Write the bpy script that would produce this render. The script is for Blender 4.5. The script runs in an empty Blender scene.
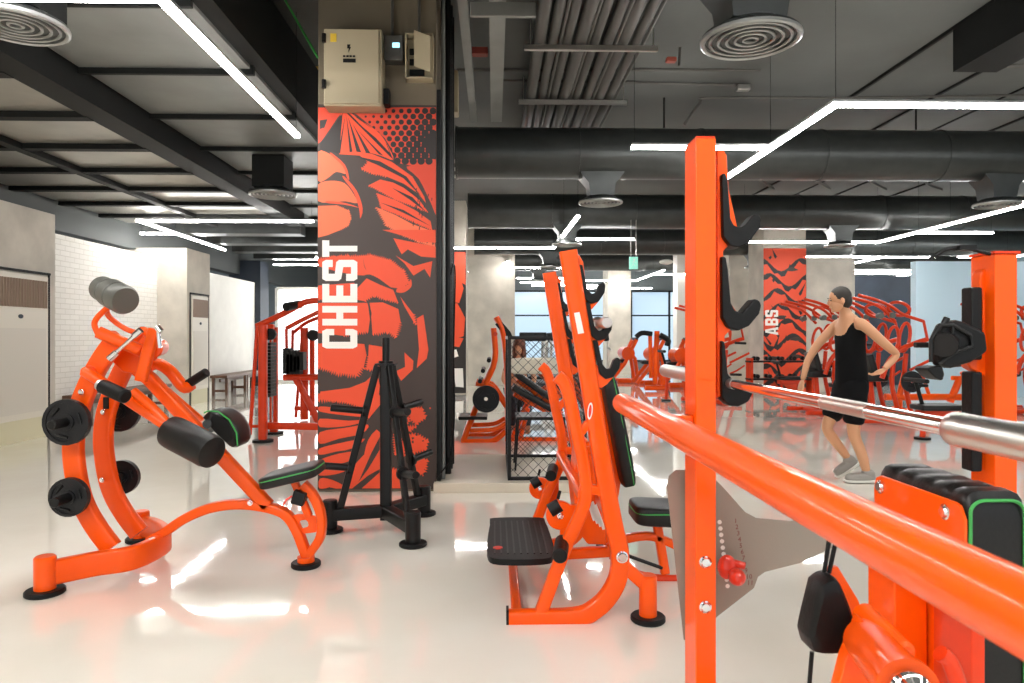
import bpy, bmesh, math, random
from mathutils import Vector, Matrix
random.seed(7)
S = bpy.context.scene
COL = S.collection
PI = math.pi
V = Vector

# ------------------------------------------------------------------ camera
F = 700.0
YAW = math.atan(18 / 700)
CAMZ = 1.35
fw = V((math.sin(YAW), math.cos(YAW), 0)); rt = V((math.cos(YAW), -math.sin(YAW), 0)); up = V((0, 0, 1))
cam = bpy.data.cameras.new('camera'); co = bpy.data.objects.new('camera', cam); COL.objects.link(co)
co.location = (0, 0, CAMZ); co.rotation_euler = (PI / 2, 0, -YAW)
cam.sensor_width = 36; cam.lens = F / 1024 * 36; cam.shift_y = -5.5 / 1024; cam.clip_start = .05; cam.clip_end = 200
cam.dof.use_dof = True; cam.dof.focus_distance = 4.2; cam.dof.aperture_fstop = 8
S.camera = co

def W(px, py, Y):
    """point of the place at depth Y seen at a pixel of the photograph"""
    d = fw * F + rt * (px - 512) + up * (336 - py)
    t = Y / d.y
    return V((d.x * t, Y, CAMZ + d.z * t))
def Zp(px, py, z):
    d = fw * F + rt * (px - 512) + up * (336 - py)
    t = (z - CAMZ) / d.z
    return V((d.x * t, d.y * t, z))

# ------------------------------------------------------------------ materials
def srgb(r, g, b):
    f = lambda c: (c / 255 / 12.92) if c / 255 <= .04045 else ((c / 255 + .055) / 1.055) ** 2.4
    return (f(r), f(g), f(b), 1)
def mat(name, col, rough=.5, metal=0, coat=0, bump=0, bscale=40, var=0, vscale=3, spec=.5, emit=None, es=0, detail=4):
    m = bpy.data.materials.new(name); m.use_nodes = True
    nt = m.node_tree; b = nt.nodes['Principled BSDF']
    b.inputs['Base Color'].default_value = col
    b.inputs['Roughness'].default_value = rough; b.inputs['Metallic'].default_value = metal
    b.inputs['Coat Weight'].default_value = coat; b.inputs['Coat Roughness'].default_value = .05
    b.inputs['Specular IOR Level'].default_value = spec
    if emit: b.inputs['Emission Color'].default_value = emit; b.inputs['Emission Strength'].default_value = es
    tc = nt.nodes.new('ShaderNodeTexCoord')
    if var:
        n = nt.nodes.new('ShaderNodeTexNoise'); n.inputs['Scale'].default_value = vscale; n.inputs['Detail'].default_value = detail
        nt.links.new(tc.outputs['Object'], n.inputs['Vector'])
        r = nt.nodes.new('ShaderNodeValToRGB')
        r.color_ramp.elements[0].position = .3; r.color_ramp.elements[1].position = .7
        r.color_ramp.elements[0].color = (col[0] * (1 - var), col[1] * (1 - var), col[2] * (1 - var), 1)
        r.color_ramp.elements[1].color = (min(1, col[0] * (1 + var)), min(1, col[1] * (1 + var)), min(1, col[2] * (1 + var)), 1)
        nt.links.new(n.outputs['Fac'], r.inputs['Fac']); nt.links.new(r.outputs['Color'], b.inputs['Base Color'])
    if bump:
        n = nt.nodes.new('ShaderNodeTexNoise'); n.inputs['Scale'].default_value = bscale; n.inputs['Detail'].default_value = 3
        nt.links.new(tc.outputs['Object'], n.inputs['Vector'])
        bp = nt.nodes.new('ShaderNodeBump'); bp.inputs['Strength'].default_value = bump; bp.inputs['Distance'].default_value = .01
        nt.links.new(n.outputs['Fac'], bp.inputs['Height']); nt.links.new(bp.outputs['Normal'], b.inputs['Normal'])
    return m
ORANGE = mat('orange_powder_coat', (.84, .085, .001, 1), .36, coat=.35, spec=.18)
RED = mat('red_orange_powder_coat', (.62, .038, .004, 1), .36, coat=.3, spec=.2)
BLACK = mat('black_rubber', (.003, .003, .003, 1), .5, spec=.25, bump=.1, bscale=80)
PLATEB = mat('black_cast_plate', (.005, .005, .006, 1), .42, spec=.35, bump=.15, bscale=120)
LEATHER = mat('black_upholstery', (.005, .0045, .004, 1), .4, spec=.35, bump=.07, bscale=90)
GREEN = mat('green_piping', srgb(55, 150, 70), .5)
BSTEEL = mat('black_painted_steel', (.0035, .0034, .0032, 1), .42, spec=.3, bump=.05)
CHROME = mat('chrome', (.86, .86, .86, 1), .08, metal=1)
STEEL = mat('brushed_steel', (.62, .60, .56, 1), .33, metal=1, bump=.06, bscale=200)
PLATESTEEL = mat('satin_steel_plate', (.27, .24, .20, 1), .42, metal=.3, bump=.04, bscale=150)
GREYW = mat('grey_iron', (.115, .115, .10, 1), .38, metal=.3)
CONC = mat('raw_concrete', srgb(198, 191, 179), .8, var=.16, vscale=2.2, bump=.3, bscale=14, detail=8)
CONCD = mat('ceiling_concrete', srgb(90, 92, 90), .85, var=.12, vscale=.8, bump=.15, bscale=10, detail=6)
COLTOP = mat('column_plaster', srgb(102, 93, 78), .85, var=.1, vscale=2)
DARK = mat('dark_duct_paint', (.005, .0055, .005, 1), .6, var=.2, spec=.2)
DUCT = mat('charcoal_round_duct', (.050, .054, .052, 1), .36, metal=.5, var=.15, vscale=4)
GALV = mat('galvanised_duct', (.21, .215, .205, 1), .45, metal=.4, var=.14, vscale=2, bump=.06, bscale=6)
RINGM = mat('diffuser_metal', (.42, .43, .42, 1), .3, metal=.7)
FOIL = mat('foil_duct_board', (.42, .41, .37, 1), .34, metal=.6, var=.1, vscale=3, bump=.25, bscale=5)
SLABP = mat('pipe_grey', (.085, .08, .073, 1), .5, metal=.3)
BEIGE = mat('beige_cabinet', srgb(168, 156, 130), .5)
WHITE = mat('white_paint', srgb(232, 230, 222), .5)
ACW = mat('air_conditioner_cream', srgb(222, 216, 202), .4)
ACI = mat('air_intake', srgb(214, 208, 196), .5)
ACG = mat('air_conditioner_grille', srgb(150, 128, 112), .5)
WOOD = mat('dark_wood', srgb(96, 66, 48), .45, var=.25, vscale=8)
TILE = mat('platform_tile', srgb(206, 196, 178), .35, var=.08, vscale=2, bump=.05)
LED = mat('led_diffuser', (1, 1, 1, 1), .5, emit=(1, .98, .95, 1), es=42)
LEDH = mat('aluminium_profile', (.6, .6, .6, 1), .4, metal=.6)
SKIN = mat('skin', srgb(205, 150, 112), .5)
HAIR = mat('dark_hair', (.02, .014, .01, 1), .55)
BHAIR = mat('brown_hair', srgb(105, 58, 36), .55)
CLOTH = mat('black_sportswear', (.004, .004, .0045, 1), .85, spec=.15)
SHOE = mat('grey_shoe', srgb(150, 145, 138), .6)
SOLE = mat('white_sole', srgb(225, 222, 215), .5)
LBLUE = mat('pale_blue_panel', srgb(200, 226, 240), .6)
NAVY = mat('dark_blue_wall', srgb(38, 46, 58), .6, var=.3, vscale=1.5)
BRED = mat('red_knob', srgb(215, 50, 22), .3, coat=.5)
DKNUM = mat('dark_red_print', srgb(110, 40, 30), .6)
YEL = mat('yellow_sticker', srgb(225, 190, 60), .5)
GLASSG = mat('green_sign', srgb(130, 205, 185), .4, emit=(.35, .8, .65, 1), es=.35)
YPIPE = mat('yellow_conduit', srgb(190, 140, 40), .5)
GPIPE = mat('green_conduit', srgb(50, 140, 60), .5)
MUR_D = mat('mural_charcoal', srgb(58, 44, 38), .5)
MUR_K = mat('mural_black', srgb(34, 27, 24), .5)
MUR_O = mat('mural_orange', srgb(226, 74, 34), .5)
MUR_R = mat('mural_red', srgb(205, 62, 32), .5)
MUR_L = mat('mural_light_orange', srgb(232, 104, 62), .5)
MUR_W = mat('mural_white', srgb(242, 238, 230), .5)
SCREEN = mat('lit_display', (.2, .5, .6, 1), .3, emit=(.35, .75, .9, 1), es=1.2)

def floor_material():
    m = bpy.data.materials.new('epoxy_floor'); m.use_nodes = True; nt = m.node_tree; b = nt.nodes['Principled BSDF']
    tc = nt.nodes.new('ShaderNodeTexCoord')
    n = nt.nodes.new('ShaderNodeTexNoise'); n.inputs['Scale'].default_value = .9; n.inputs['Detail'].default_value = 5
    r = nt.nodes.new('ShaderNodeValToRGB')
    r.color_ramp.elements[0].position = .35; r.color_ramp.elements[1].position = .7
    r.color_ramp.elements[0].color = srgb(232, 225, 211); r.color_ramp.elements[1].color = srgb(240, 235, 224)
    nt.links.new(tc.outputs['Object'], n.inputs['Vector']); nt.links.new(n.outputs['Fac'], r.inputs['Fac'])
    nt.links.new(r.outputs['Color'], b.inputs['Base Color'])
    b.inputs['Roughness'].default_value = .045; b.inputs['Coat Weight'].default_value = .6; b.inputs['Coat Roughness'].default_value = .02
    n2 = nt.nodes.new('ShaderNodeTexNoise'); n2.inputs['Scale'].default_value = 4.2; n2.inputs['Detail'].default_value = 2
    nt.links.new(tc.outputs['Object'], n2.inputs['Vector'])
    bp = nt.nodes.new('ShaderNodeBump'); bp.inputs['Strength'].default_value = .055; bp.inputs['Distance'].default_value = .012
    nt.links.new(n2.outputs['Fac'], bp.inputs['Height'])
    nt.links.new(bp.outputs['Normal'], b.inputs['Normal']); nt.links.new(bp.outputs['Normal'], b.inputs['Coat Normal'])
    return m
FLOOR = floor_material()
def brick_material():
    m = bpy.data.materials.new('white_brick'); m.use_nodes = True; nt = m.node_tree; b = nt.nodes['Principled BSDF']
    tc = nt.nodes.new('ShaderNodeTexCoord'); mp = nt.nodes.new('ShaderNodeMapping'); mp.inputs['Rotation'].default_value = (0, PI / 2, PI / 2)
    sep = nt.nodes.new('ShaderNodeSeparateXYZ'); cb = nt.nodes.new('ShaderNodeCombineXYZ')
    nt.links.new(tc.outputs['Object'], sep.inputs[0]); nt.links.new(sep.outputs['Y'], cb.inputs['X']); nt.links.new(sep.outputs['Z'], cb.inputs['Y'])
    br = nt.nodes.new('ShaderNodeTexBrick'); br.inputs['Scale'].default_value = 1; br.inputs['Brick Width'].default_value = .24; br.inputs['Row Height'].default_value = .08
    br.inputs['Mortar Size'].default_value = .006
    br.inputs['Color1'].default_value = srgb(240, 237, 230); br.inputs['Color2'].default_value = srgb(234, 231, 224); br.inputs['Mortar'].default_value = srgb(216, 212, 203)
    nt.links.new(cb.outputs[0], br.inputs['Vector']); nt.links.new(br.outputs['Color'], b.inputs['Base Color'])
    bp = nt.nodes.new('ShaderNodeBump'); bp.inputs['Strength'].default_value = .4; bp.inputs['Distance'].default_value = .01; bp.invert = True
    nt.links.new(br.outputs['Fac'], bp.inputs['Height']); nt.links.new(bp.outputs['Normal'], b.inputs['Normal'])
    b.inputs['Roughness'].default_value = .6
    return m
BRICK = brick_material()
def frosted(name, c, tw=.85):
    m = bpy.data.materials.new(name); m.use_nodes = True; nt = m.node_tree; nt.nodes.clear()
    o = nt.nodes.new('ShaderNodeOutputMaterial'); t = nt.nodes.new('ShaderNodeBsdfTranslucent'); t.inputs['Color'].default_value = c
    g = nt.nodes.new('ShaderNodeBsdfGlossy'); g.inputs['Roughness'].default_value = .2
    mx = nt.nodes.new('ShaderNodeMixShader'); mx.inputs[0].default_value = 1 - tw
    nt.links.new(t.outputs[0], mx.inputs[1]); nt.links.new(g.outputs[0], mx.inputs[2]); nt.links.new(mx.outputs[0], o.inputs[0])
    return m
BLIND = frosted('pale_blue_blind', (.84, .93, 1, 1), .95)
BLINDW = frosted('white_window_film', (.93, .95, .97, 1), .95)

# ------------------------------------------------------------------ mesh builder
def spline(pts, n=6):
    pts = [V(p) for p in pts]
    if len(pts) < 3: return pts
    out = []
    P = [pts[0] * 2 - pts[1]] + pts + [pts[-1] * 2 - pts[-2]]
    for i in range(1, len(P) - 2):
        a, b, c, d = P[i - 1:i + 3]
        for k in range(n):
            t = k / n
            out.append(.5 * ((2 * b) + (c - a) * t + (2 * a - 5 * b + 4 * c - d) * t * t + (3 * b - a - 3 * c + d) * t ** 3))
    out.append(pts[-1]); return out

class MB:
    def __init__(s): s.bm = bmesh.new(); s.mi = 0; s.mats = []
    def use(s, m):
        if m not in s.mats: s.mats.append(m)
        s.mi = s.mats.index(m); return s
    def face(s, vs):
        try: f = s.bm.faces.new(vs)
        except ValueError: return
        f.material_index = s.mi; f.smooth = True; return f
    def rings(s, rings, closed_cap=True):
        R = [[s.bm.verts.new(p) for p in r] for r in rings]
        n = len(R[0])
        for a, b in zip(R, R[1:]):
            for i in range(n): s.face((a[i], a[(i + 1) % n], b[(i + 1) % n], b[i]))
        if closed_cap: s.face(R[0][::-1]); s.face(R[-1])
        return s
    def sweep(s, pts, w, h=None, side=None, cr=None, seg=14, taper=None):
        pts = [V(p) for p in pts]; rings = []
        ref = V(side).normalized() if side is not None else None
        prev = None
        for i, p in enumerate(pts):
            t = (pts[min(i + 1, len(pts) - 1)] - pts[max(i - 1, 0)]).normalized()
            if ref is not None: a = (ref - t * ref.dot(t))
            elif prev is not None: a = prev - t * prev.dot(t)
            else:
                a = V((0, 0, 1)) if abs(t.z) < .9 else V((1, 0, 0)); a = a - t * a.dot(t)
            if a.length < 1e-6: a = t.orthogonal()
            a.normalize(); prev = a; b = t.cross(a)
            k = taper[i] if taper else 1
            if i and i < len(pts) - 1:
                c = (pts[i] - pts[i - 1]).normalized().dot((pts[i + 1] - pts[i]).normalized()); miter = 1 / max(.75, math.sqrt((1 + c) / 2))
            else: miter = 1
            if h is None: rings.append([p + (a * math.cos(q) + b * math.sin(q)) * w / 2 * k for q in [2 * PI * j / seg for j in range(seg)]])
            else:
                r = cr if cr is not None else min(w, h) * .22
                pr = []
                for sx, sy, q0 in ((1, 1, 0), (-1, 1, PI / 2), (-1, -1, PI), (1, -1, 3 * PI / 2)):
                    for q in (0, PI / 6, PI / 3, PI / 2):
                        pr.append((sx * (w / 2 - r) + r * math.cos(q0 + q), (sy * (h / 2 - r) + r * math.sin(q0 + q)) * miter))
                rings.append([p + a * x * k + b * y * k for x, y in pr])
        return s.rings(rings)
    def cyl(s, p0, p1, r, r2=None, seg=20, ch=.0):
        p0, p1 = V(p0), V(p1); t = (p1 - p0); L = t.length
        if ch and L > 2 * ch:
            u = t / L
            return s._rv(p0, p1, [(0, r - ch), (ch, r), (L - ch, r2 or r), (L, (r2 or r) - ch)], seg)
        return s._rv(p0, p1, [(0, r), (L, r if r2 is None else r2)], seg)
    def _rv(s, p0, p1, prof, seg=20):
        p0, p1 = V(p0), V(p1); t = (p1 - p0).normalized(); a = t.orthogonal().normalized(); b = t.cross(a)
        return s.rings([[p0 + t * z + (a * math.cos(q) + b * math.sin(q)) * max(r, 1e-4) for q in [2 * PI * j / seg for j in range(seg)]] for z, r in prof])
    def box(s, c, d, R=None, cr=0):
        c = V(c); x, y, z = d[0] / 2, d[1] / 2, d[2] / 2
        R = R or Matrix.Identity(3)
        vs = [s.bm.verts.new(c + R @ V((i * x, j * y, k * z))) for i in (-1, 1) for j in (-1, 1) for k in (-1, 1)]
        for f in ((0, 1, 3, 2), (4, 6, 7, 5), (0, 4, 5, 1), (2, 3, 7, 6), (0, 2, 6, 4), (1, 5, 7, 3)): s.face([vs[i] for i in f])
        return s
    def slab(s, a, b):
        return s.box([(a[i] + b[i]) / 2 for i in range(3)], [abs(b[i] - a[i]) for i in range(3)])
    def prism(s, poly, off):
        """closed polygon of 3-D points extruded by the vector off"""
        off = V(off); A = [s.bm.verts.new(V(p)) for p in poly]; B = [s.bm.verts.new(V(p) + off) for p in poly]
        n = len(A)
        s.face(A); s.face(B[::-1])
        for i in range(n): s.face((A[i], B[i], B[(i + 1) % n], A[(i + 1) % n]))
        return s
    def poly(s, pts): s.face([s.bm.verts.new(V(p)) for p in pts]); return s
    def ell(s, c, r, R=None, nu=16, nv=10, p=1.0):
        c = V(c); R = R or Matrix.Identity(3); rings = []
        sg = lambda x: math.copysign(abs(x) ** p, x)
        for i in range(nv + 1):
            th = PI * i / nv - PI / 2
            th = max(-PI / 2 + .02, min(PI / 2 - .02, th))
            rings.append([c + R @ V((r[0] * sg(math.cos(th)) * sg(math.cos(q)), r[1] * sg(math.cos(th)) * sg(math.sin(q)), r[2] * sg(math.sin(th)))) for q in [2 * PI * j / nu for j in range(nu)]])
        return s.rings(rings)
    def pad(s, c, d, R=None):   # cushion: rounded box
        return s.ell(c, (d[0] / 2, d[1] / 2, d[2] / 2), R, 28, 14, .32)

def obj(name, mb, m=None, parent=None, label=None, bevel=0, sharp=38):
    bm = mb.bm
    bmesh.ops.recalc_face_normals(bm, faces=bm.faces)
    big = [f for f in bm.faces if len(f.verts) > 5]
    if big: bmesh.ops.triangulate(bm, faces=big)
    if not bevel:
        for e in bm.edges:
            if len(e.link_faces) == 2 and e.calc_face_angle(0) > math.radians(sharp): e.smooth = False
    me = bpy.data.meshes.new(name)
    if not bm.verts: bm.verts.new((0, 0, 0))
    xs = [v.co for v in bm.verts]
    lo = V([min(c[i] for c in xs) for i in range(3)]); hi = V([max(c[i] for c in xs) for i in range(3)])
    o0 = (lo + hi) / 2
    if parent is None: o0.z = lo.z
    bmesh.ops.translate(bm, vec=-o0, verts=bm.verts)
    bm.to_mesh(me); bm.free()
    o = bpy.data.objects.new(name, me); COL.objects.link(o)
    for mm in (mb.mats or [m]): me.materials.append(mm)
    pw = V((0, 0, 0)); q = parent
    while q is not None: pw += q.location; q = q.parent
    o.location = o0 - pw
    if parent: o.parent = parent
    if label: o['label'] = label
    if bevel:
        b = o.modifiers.new('bevel', 'BEVEL'); b.width = bevel; b.segments = 2; b.limit_method = 'ANGLE'; b.angle_limit = .6; b.harden_normals = True
    return o
def thing(name, label, cat, loc, group=None):
    o = bpy.data.objects.new(name, None); COL.objects.link(o); o.location = loc; o.empty_display_size = .1
    o['label'] = label; o['category'] = cat
    if group: o['group'] = group
    return o
def tag(o, label, cat, group=None):
    o['label'] = label; o['category'] = cat
    if group: o['group'] = group
    return o
def struct(name, mb, m=None, parent=None, bevel=0):
    o = obj(name, mb, m, parent, bevel=bevel)
    if parent is None: o['kind'] = 'structure'
    return o
def dup(o, dloc=None, label=None, rotz=None, scale=None, parent=None, group=None, loc=None):
    c = o.copy(); COL.objects.link(c)
    if parent: c.parent = parent
    if dloc is not None: c.location = o.location + V(dloc)
    if loc is not None: c.location = loc
    if rotz is not None: c.rotation_euler = (0, 0, rotz)
    if scale is not None: c.scale = (scale, scale, scale) if not isinstance(scale, tuple) else scale
    if label: c['label'] = label
    if group: c['group'] = group
    for ch in list(o.children): dup(ch, parent=c)
    return c
def text_mesh(mb, s, size, fn):
    """letters laid out with the built-in font; fn maps (x, y) to a 3-D point"""
    cu = bpy.data.curves.new('t', 'FONT'); cu.body = s; cu.size = size; cu.resolution_u = 2
    to = bpy.data.objects.new('t', cu); COL.objects.link(to)
    dg = bpy.context.evaluated_depsgraph_get(); dg.update()
    me = bpy.data.meshes.new_from_object(to.evaluated_get(dg))
    vs = [mb.bm.verts.new(fn(v.co.x, v.co.y)) for v in me.vertices]
    for p in me.polygons: mb.face([vs[i] for i in p.vertices])
    bpy.data.objects.remove(to); bpy.data.curves.remove(cu); bpy.data.meshes.remove(me)
YV = (0, 1, 0); XV = (1, 0, 0); ZV = (0, 0, 1)

# ================================================================== THE SETTING
CEIL = 4.5
struct('floor', MB().slab((-14, -7, -.1), (22, 30.3, 0)), FLOOR)
struct('ceiling', MB().slab((-14, -7, CEIL), (22, 30.3, CEIL + .2)), CONCD)
# formwork joints and conduits fixed under the slab
for i, (x, y0, y1, w) in enumerate([(4.68, 3.6, 30, .035), (5.77, 4.5, 30, .03), (7.6, 4.2, 30, .03), (6.7, 6.5, 30, .02), (8.9, 6.0, 30, .03), (-6, 5, 30, .05)]):
    struct('trim_%d' % (i + 1), MB().slab((x - w / 2, y0, CEIL - w), (x + w / 2, y1, CEIL + .01)), DARK)
# left walls
def wallbox(name, a, b, m): return struct(name, MB().slab(a, b), m)
wallbox('wall_left_front', (-7.2, -7, 0), (-6.05, 9.81, 3.02), CONC)
wallbox('wall_left_brick', (-7.2, 9.81, 0), (-6.5, 13.68, 2.87), BRICK)
wallbox('wall_left_pier', (-7.2, 13.68, 0), (-5.93, 14.77, 3.05), CONC)
wallbox('wall_left_plaster', (-7.2, 14.77, 0), (-6.5, 19.2, 2.8), mat('light_plaster', srgb(226, 224, 218), .6, bump=.2, bscale=12, var=.04))
wallbox('wall_left_column', (-7.2, 19.2, 0), (-6.35, 19.9, 3.4), NAVY)
wallbox('wall_left_upper', (-7.2, -7, 3.02), (-6.9, 34, 4.5), mat('upper_wall_grey', srgb(66, 70, 70), .7))
struct('trim_7', MB().slab((-6.5, 14.78, 0), (-6.38, 14.92, 2.95)), WHITE)
struct('baseboard_left', MB().slab((-6.5, 9.7, 0), (-6.48, 13.5, .1)), WHITE)
# far wall with windows
FY = 30.0
mbw = MB()
wins = [(-6.9, -3.2), (.6, 5.2), (5.9, 9.2), (10.5, 14.5)]
xs = [-14] + [v for w in wins for v in w] + [22]
for a, b in zip(xs[::2], xs[1::2]): mbw.slab((a, FY, 0), (b, FY + .2, 4.5))
for a, b in wins: mbw.slab((a, FY, 3.3), (b, FY + .2, 4.5)); mbw.slab((a, FY, 0), (b, FY + .2, .25))
struct('wall_back', mbw, mat('back_wall_grey', srgb(120, 128, 132), .7))
for i, (a, b) in enumerate(wins):
    w = MB(); n = max(2, int((b - a) / 1.6))
    for k in range(n + 1):
        x = a + (b - a) * k / n; w.slab((x - .04, FY - .06, .25), (x + .04, FY + .02, 3.3))
    w.slab((a, FY - .05, 3.24), (b, FY, 3.3)); w.slab((a, FY - .05, .25), (b, FY, .32)); w.slab((a, FY - .05, 2.2), (b, FY, 2.26))
    f = struct('window_%d' % (i + 1), w, BSTEEL)
    g = obj('pane', MB().slab((a, FY + .05, .25), (b, FY + .06, 3.3)), BLINDW if i == 0 else BLIND, f)
# big bright window close behind the cable machines
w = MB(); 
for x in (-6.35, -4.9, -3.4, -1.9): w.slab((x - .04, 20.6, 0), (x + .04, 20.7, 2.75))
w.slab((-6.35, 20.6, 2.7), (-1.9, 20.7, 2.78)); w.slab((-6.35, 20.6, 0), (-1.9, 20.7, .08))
f = struct('window_5', w, WHITE); obj('pane', MB().slab((-6.35, 20.72, .05), (-1.9, 20.73, 2.75)), mat('glowing_glazing', (1, 1, 1, 1), .3, emit=(.95, .98, 1, 1), es=1.35), f)  # pane emits its own glow in place of daylight behind it
# right side: pale blue glazed wall and dark wall
wallbox('wall_right_blue', (9.3, 15.2, 0), (19, 15.4, 3.0), LBLUE)
wallbox('wall_right_dark', (9.6, 19, 0), (13, 19.2, 3.0), NAVY)
wallbox('wall_right', (19, -7, 0), (19.2, 34, 4.5), LBLUE)

def mural_rows(fn, polys, base, base_mat, seed=1):
    pass

# ------------------------------------------------------------------ chest column
COLY = 6.1
XL, XR = W(318, 400, COLY).x, W(436.5, 400, COLY).x
pillar = thing('concrete_column', 'wide concrete column with a comic torso mural lettered CHEST', 'column', ((XL + XR) / 2, COLY, 0))
obj('column_core', MB().slab((XL, COLY, 0), (XR, COLY + 1.2, CEIL)), COLTOP, pillar, bevel=.01)
b = MB(); b.slab((XR, COLY + .02, 0), (XR + .035, COLY + 1.15, 3.5)); obj('dark_side_panel', b, BSTEEL, pillar)
b = MB(); b.cyl((XR + .05, COLY + .12, 0), (XR + .05, COLY + .12, CEIL), .018); obj('conduit', b, GALV, pillar)
for yy in (.35, .6, .85):
    b = MB(); b.cyl((XR + .075, COLY + yy, .0), (XR + .075, COLY + yy, CEIL), .032); obj('drain_pipe', b, BSTEEL, pillar)
b = MB(); b.sweep(spline([(XR + .11, COLY + .2, 1.9), (XR + .13, COLY + .25, 2.0), (XR + .14, COLY + .4, 1.9), (XR + .12, COLY + .5, 1.2), (XR + .13, COLY + .45, .6), (XR + .1, COLY + .2, .25), (XR - .0, COLY - .03, .12)]), .014, seg=8)
obj('loose_cable', b, BSTEEL, pillar)

# mural, traced as flat print
DY = [0]
def MP(pts, y=None):
    """photo pixel outline -> points on the printed face"""
    yy = COLY - .004 - DY[0]
    out = []
    for px, py in pts:
        p = W(px, py, COLY); p.x = min(max(p.x, XL + .002), XR - .004); p.z = min(max(p.z, .03), 3.345)
        out.append(V((p.x, yy, p.z)))
    return out
def spiky(pts, edges, amp, n, rnd):
    """add comb-like teeth along chosen outline edges (index list)"""
    out = []
    N = len(pts)
    for i in range(N):
        a, b_ = pts[i], pts[(i + 1) % N]
        out.append(a)
        if i in edges:
            dx, dy = b_[0] - a[0], b_[1] - a[1]; L = math.hypot(dx, dy); nx, ny = dy / L, -dx / L
            k = max(2, int(L / n))
            for j in range(k):
                t0 = (j + .5) / k; am = amp * rnd.uniform(.5, 1.2)
                if abs(dx) + abs(dy) > 0:
                    out.append((a[0] + dx * t0 + nx * am, a[1] + dy * t0 + ny * am))
                    if j < k - 1: t1 = (j + 1) / k; out.append((a[0] + dx * t1 - nx * amp * .4, a[1] + dy * t1 - ny * amp * .4))
    return out
mur = MB(); rnd = random.Random(3)
def T(sc, ox, oy, pts): return [(ox + x / sc, oy + y / sc) for x, y in pts]
A = lambda *p: T(3.414, 310, 100, p)
Bz = lambda *p: T(3.594, 310, 230, p)
Cz = lambda *p: T(3.104, 320, 340, p)
def smooth2(pts, n=3):
    P = [V((x, y, 0)) for x, y in pts]; P = P + [P[0]]
    N = len(pts); out = []
    for i in range(N):
        a, b_, c, d = [V((*pts[(i + k) % N], 0)) for k in (-1, 0, 1, 2)]
        for k in range(n):
            t = k / n
            q = .5 * ((2 * b_) + (c - a) * t + (2 * a - 5 * b_ + 4 * c - d) * t * t + (3 * b_ - a - 3 * c + d) * t ** 3)
            out.append((q.x, q.y))
    return out
def patch(m, pts, teeth=(), amp=1.6, n=2.6, smooth=True, sign=1):
    mur.use(m)
    if teeth: q = spiky(pts, teeth, amp * sign, n, rnd)
    else: q = smooth2(pts) if smooth and len(pts) > 4 else pts
    mur.poly(MP(q)); DY[0] += .00003
mur.use(MUR_D).slab((XL - .002, COLY - .004, .02), (XR - .001, COLY, 3.355))
DY[0] = .0004
# top: red ground with halftone dots
patch(MUR_R, A((110, 26), (434, 26), (434, 262), (400, 235), (330, 222), (296, 214), (280, 170), (255, 130), (215, 95), (160, 50)), smooth=False)
patch(MUR_R, A((26, 26), (125, 26), (95, 60), (72, 95), (40, 140), (26, 150)), smooth=False)
DY[0] += .0004
mur.use(MUR_K)
for iy in range(11):
    for ix in range(13):
        x = 150 + ix * 27 + (iy % 2) * 13.5; y = 38 + iy * 19
        if y > 220 or x > 426: continue
        edge = (x - 160) - max(0, (y - 40)) * .72 - 5
        if edge < 0: continue
        r = min(13, 2 + (x - 150) * .036 + (y - 30) * .026)
        cx, cy = T(3.414, 310, 100, [(x, y)])[0]
        mur.poly(MP([(cx + r / 3.414 * math.cos(q), cy + r / 3.414 * math.sin(q)) for q in [2 * PI * k / 10 for k in range(10)]]))
DY[0] += .0004
patch(MUR_K, A((395, 125), (434, 110), (434, 200), (410, 190), (400, 165), (380, 160)))
# neck and trapezius fan
patch(MUR_O, A((112, 32), (175, 70), (235, 112), (268, 160), (285, 205), (240, 190), (190, 180), (100, 186), (92, 150), (104, 90)))
patch(MUR_K, A((60, 120), (112, 45), (100, 186), (78, 178), (34, 172), (34, 150)), smooth=False)
for a in (((122, 45), (104, 182), (96, 182)), ((124, 50), (146, 180), (136, 182)), ((130, 58), (176, 182), (160, 181)), ((145, 80), (208, 184), (192, 182)), ((120, 40), (285, 205), (262, 150), (220, 105), (170, 64)), ((160, 100), (250, 190), (236, 186))):
    patch(MUR_K, A(*a), smooth=False)
patch(MUR_O, A((125, 36), (172, 70), (225, 108), (258, 145), (272, 180), (225, 130), (180, 92)), smooth=False)
patch(MUR_R, A((32, 60), (70, 48), (88, 60), (60, 110), (32, 135)))
patch(MUR_K, A((34, 70), (60, 66), (50, 95), (34, 100)))
# left chest lobes
patch(MUR_L, A((28, 178), (70, 186), (108, 216), (124, 252), (90, 246), (60, 268), (28, 275)), (), 1)
patch(MUR_L, A((28, 290), (70, 276), (118, 284), (148, 320), (162, 352), (120, 346), (80, 350), (28, 345)), (), 1)
patch(MUR_L, A((28, 362), (90, 360), (134, 378), (140, 404), (132, 428), (100, 446), (60, 462), (28, 470)), (1, 2, 3, 4), 1.2, 1.6)
for a in (((75, 182), (120, 222), (134, 268), (128, 268), (112, 226), (72, 188)), ((118, 262), (160, 310), (180, 370), (172, 405), (168, 372), (150, 316), (114, 268)), ((60, 345), (120, 352), (168, 368), (120, 358), (60, 352))):
    patch(MUR_O, A(*a))
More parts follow.
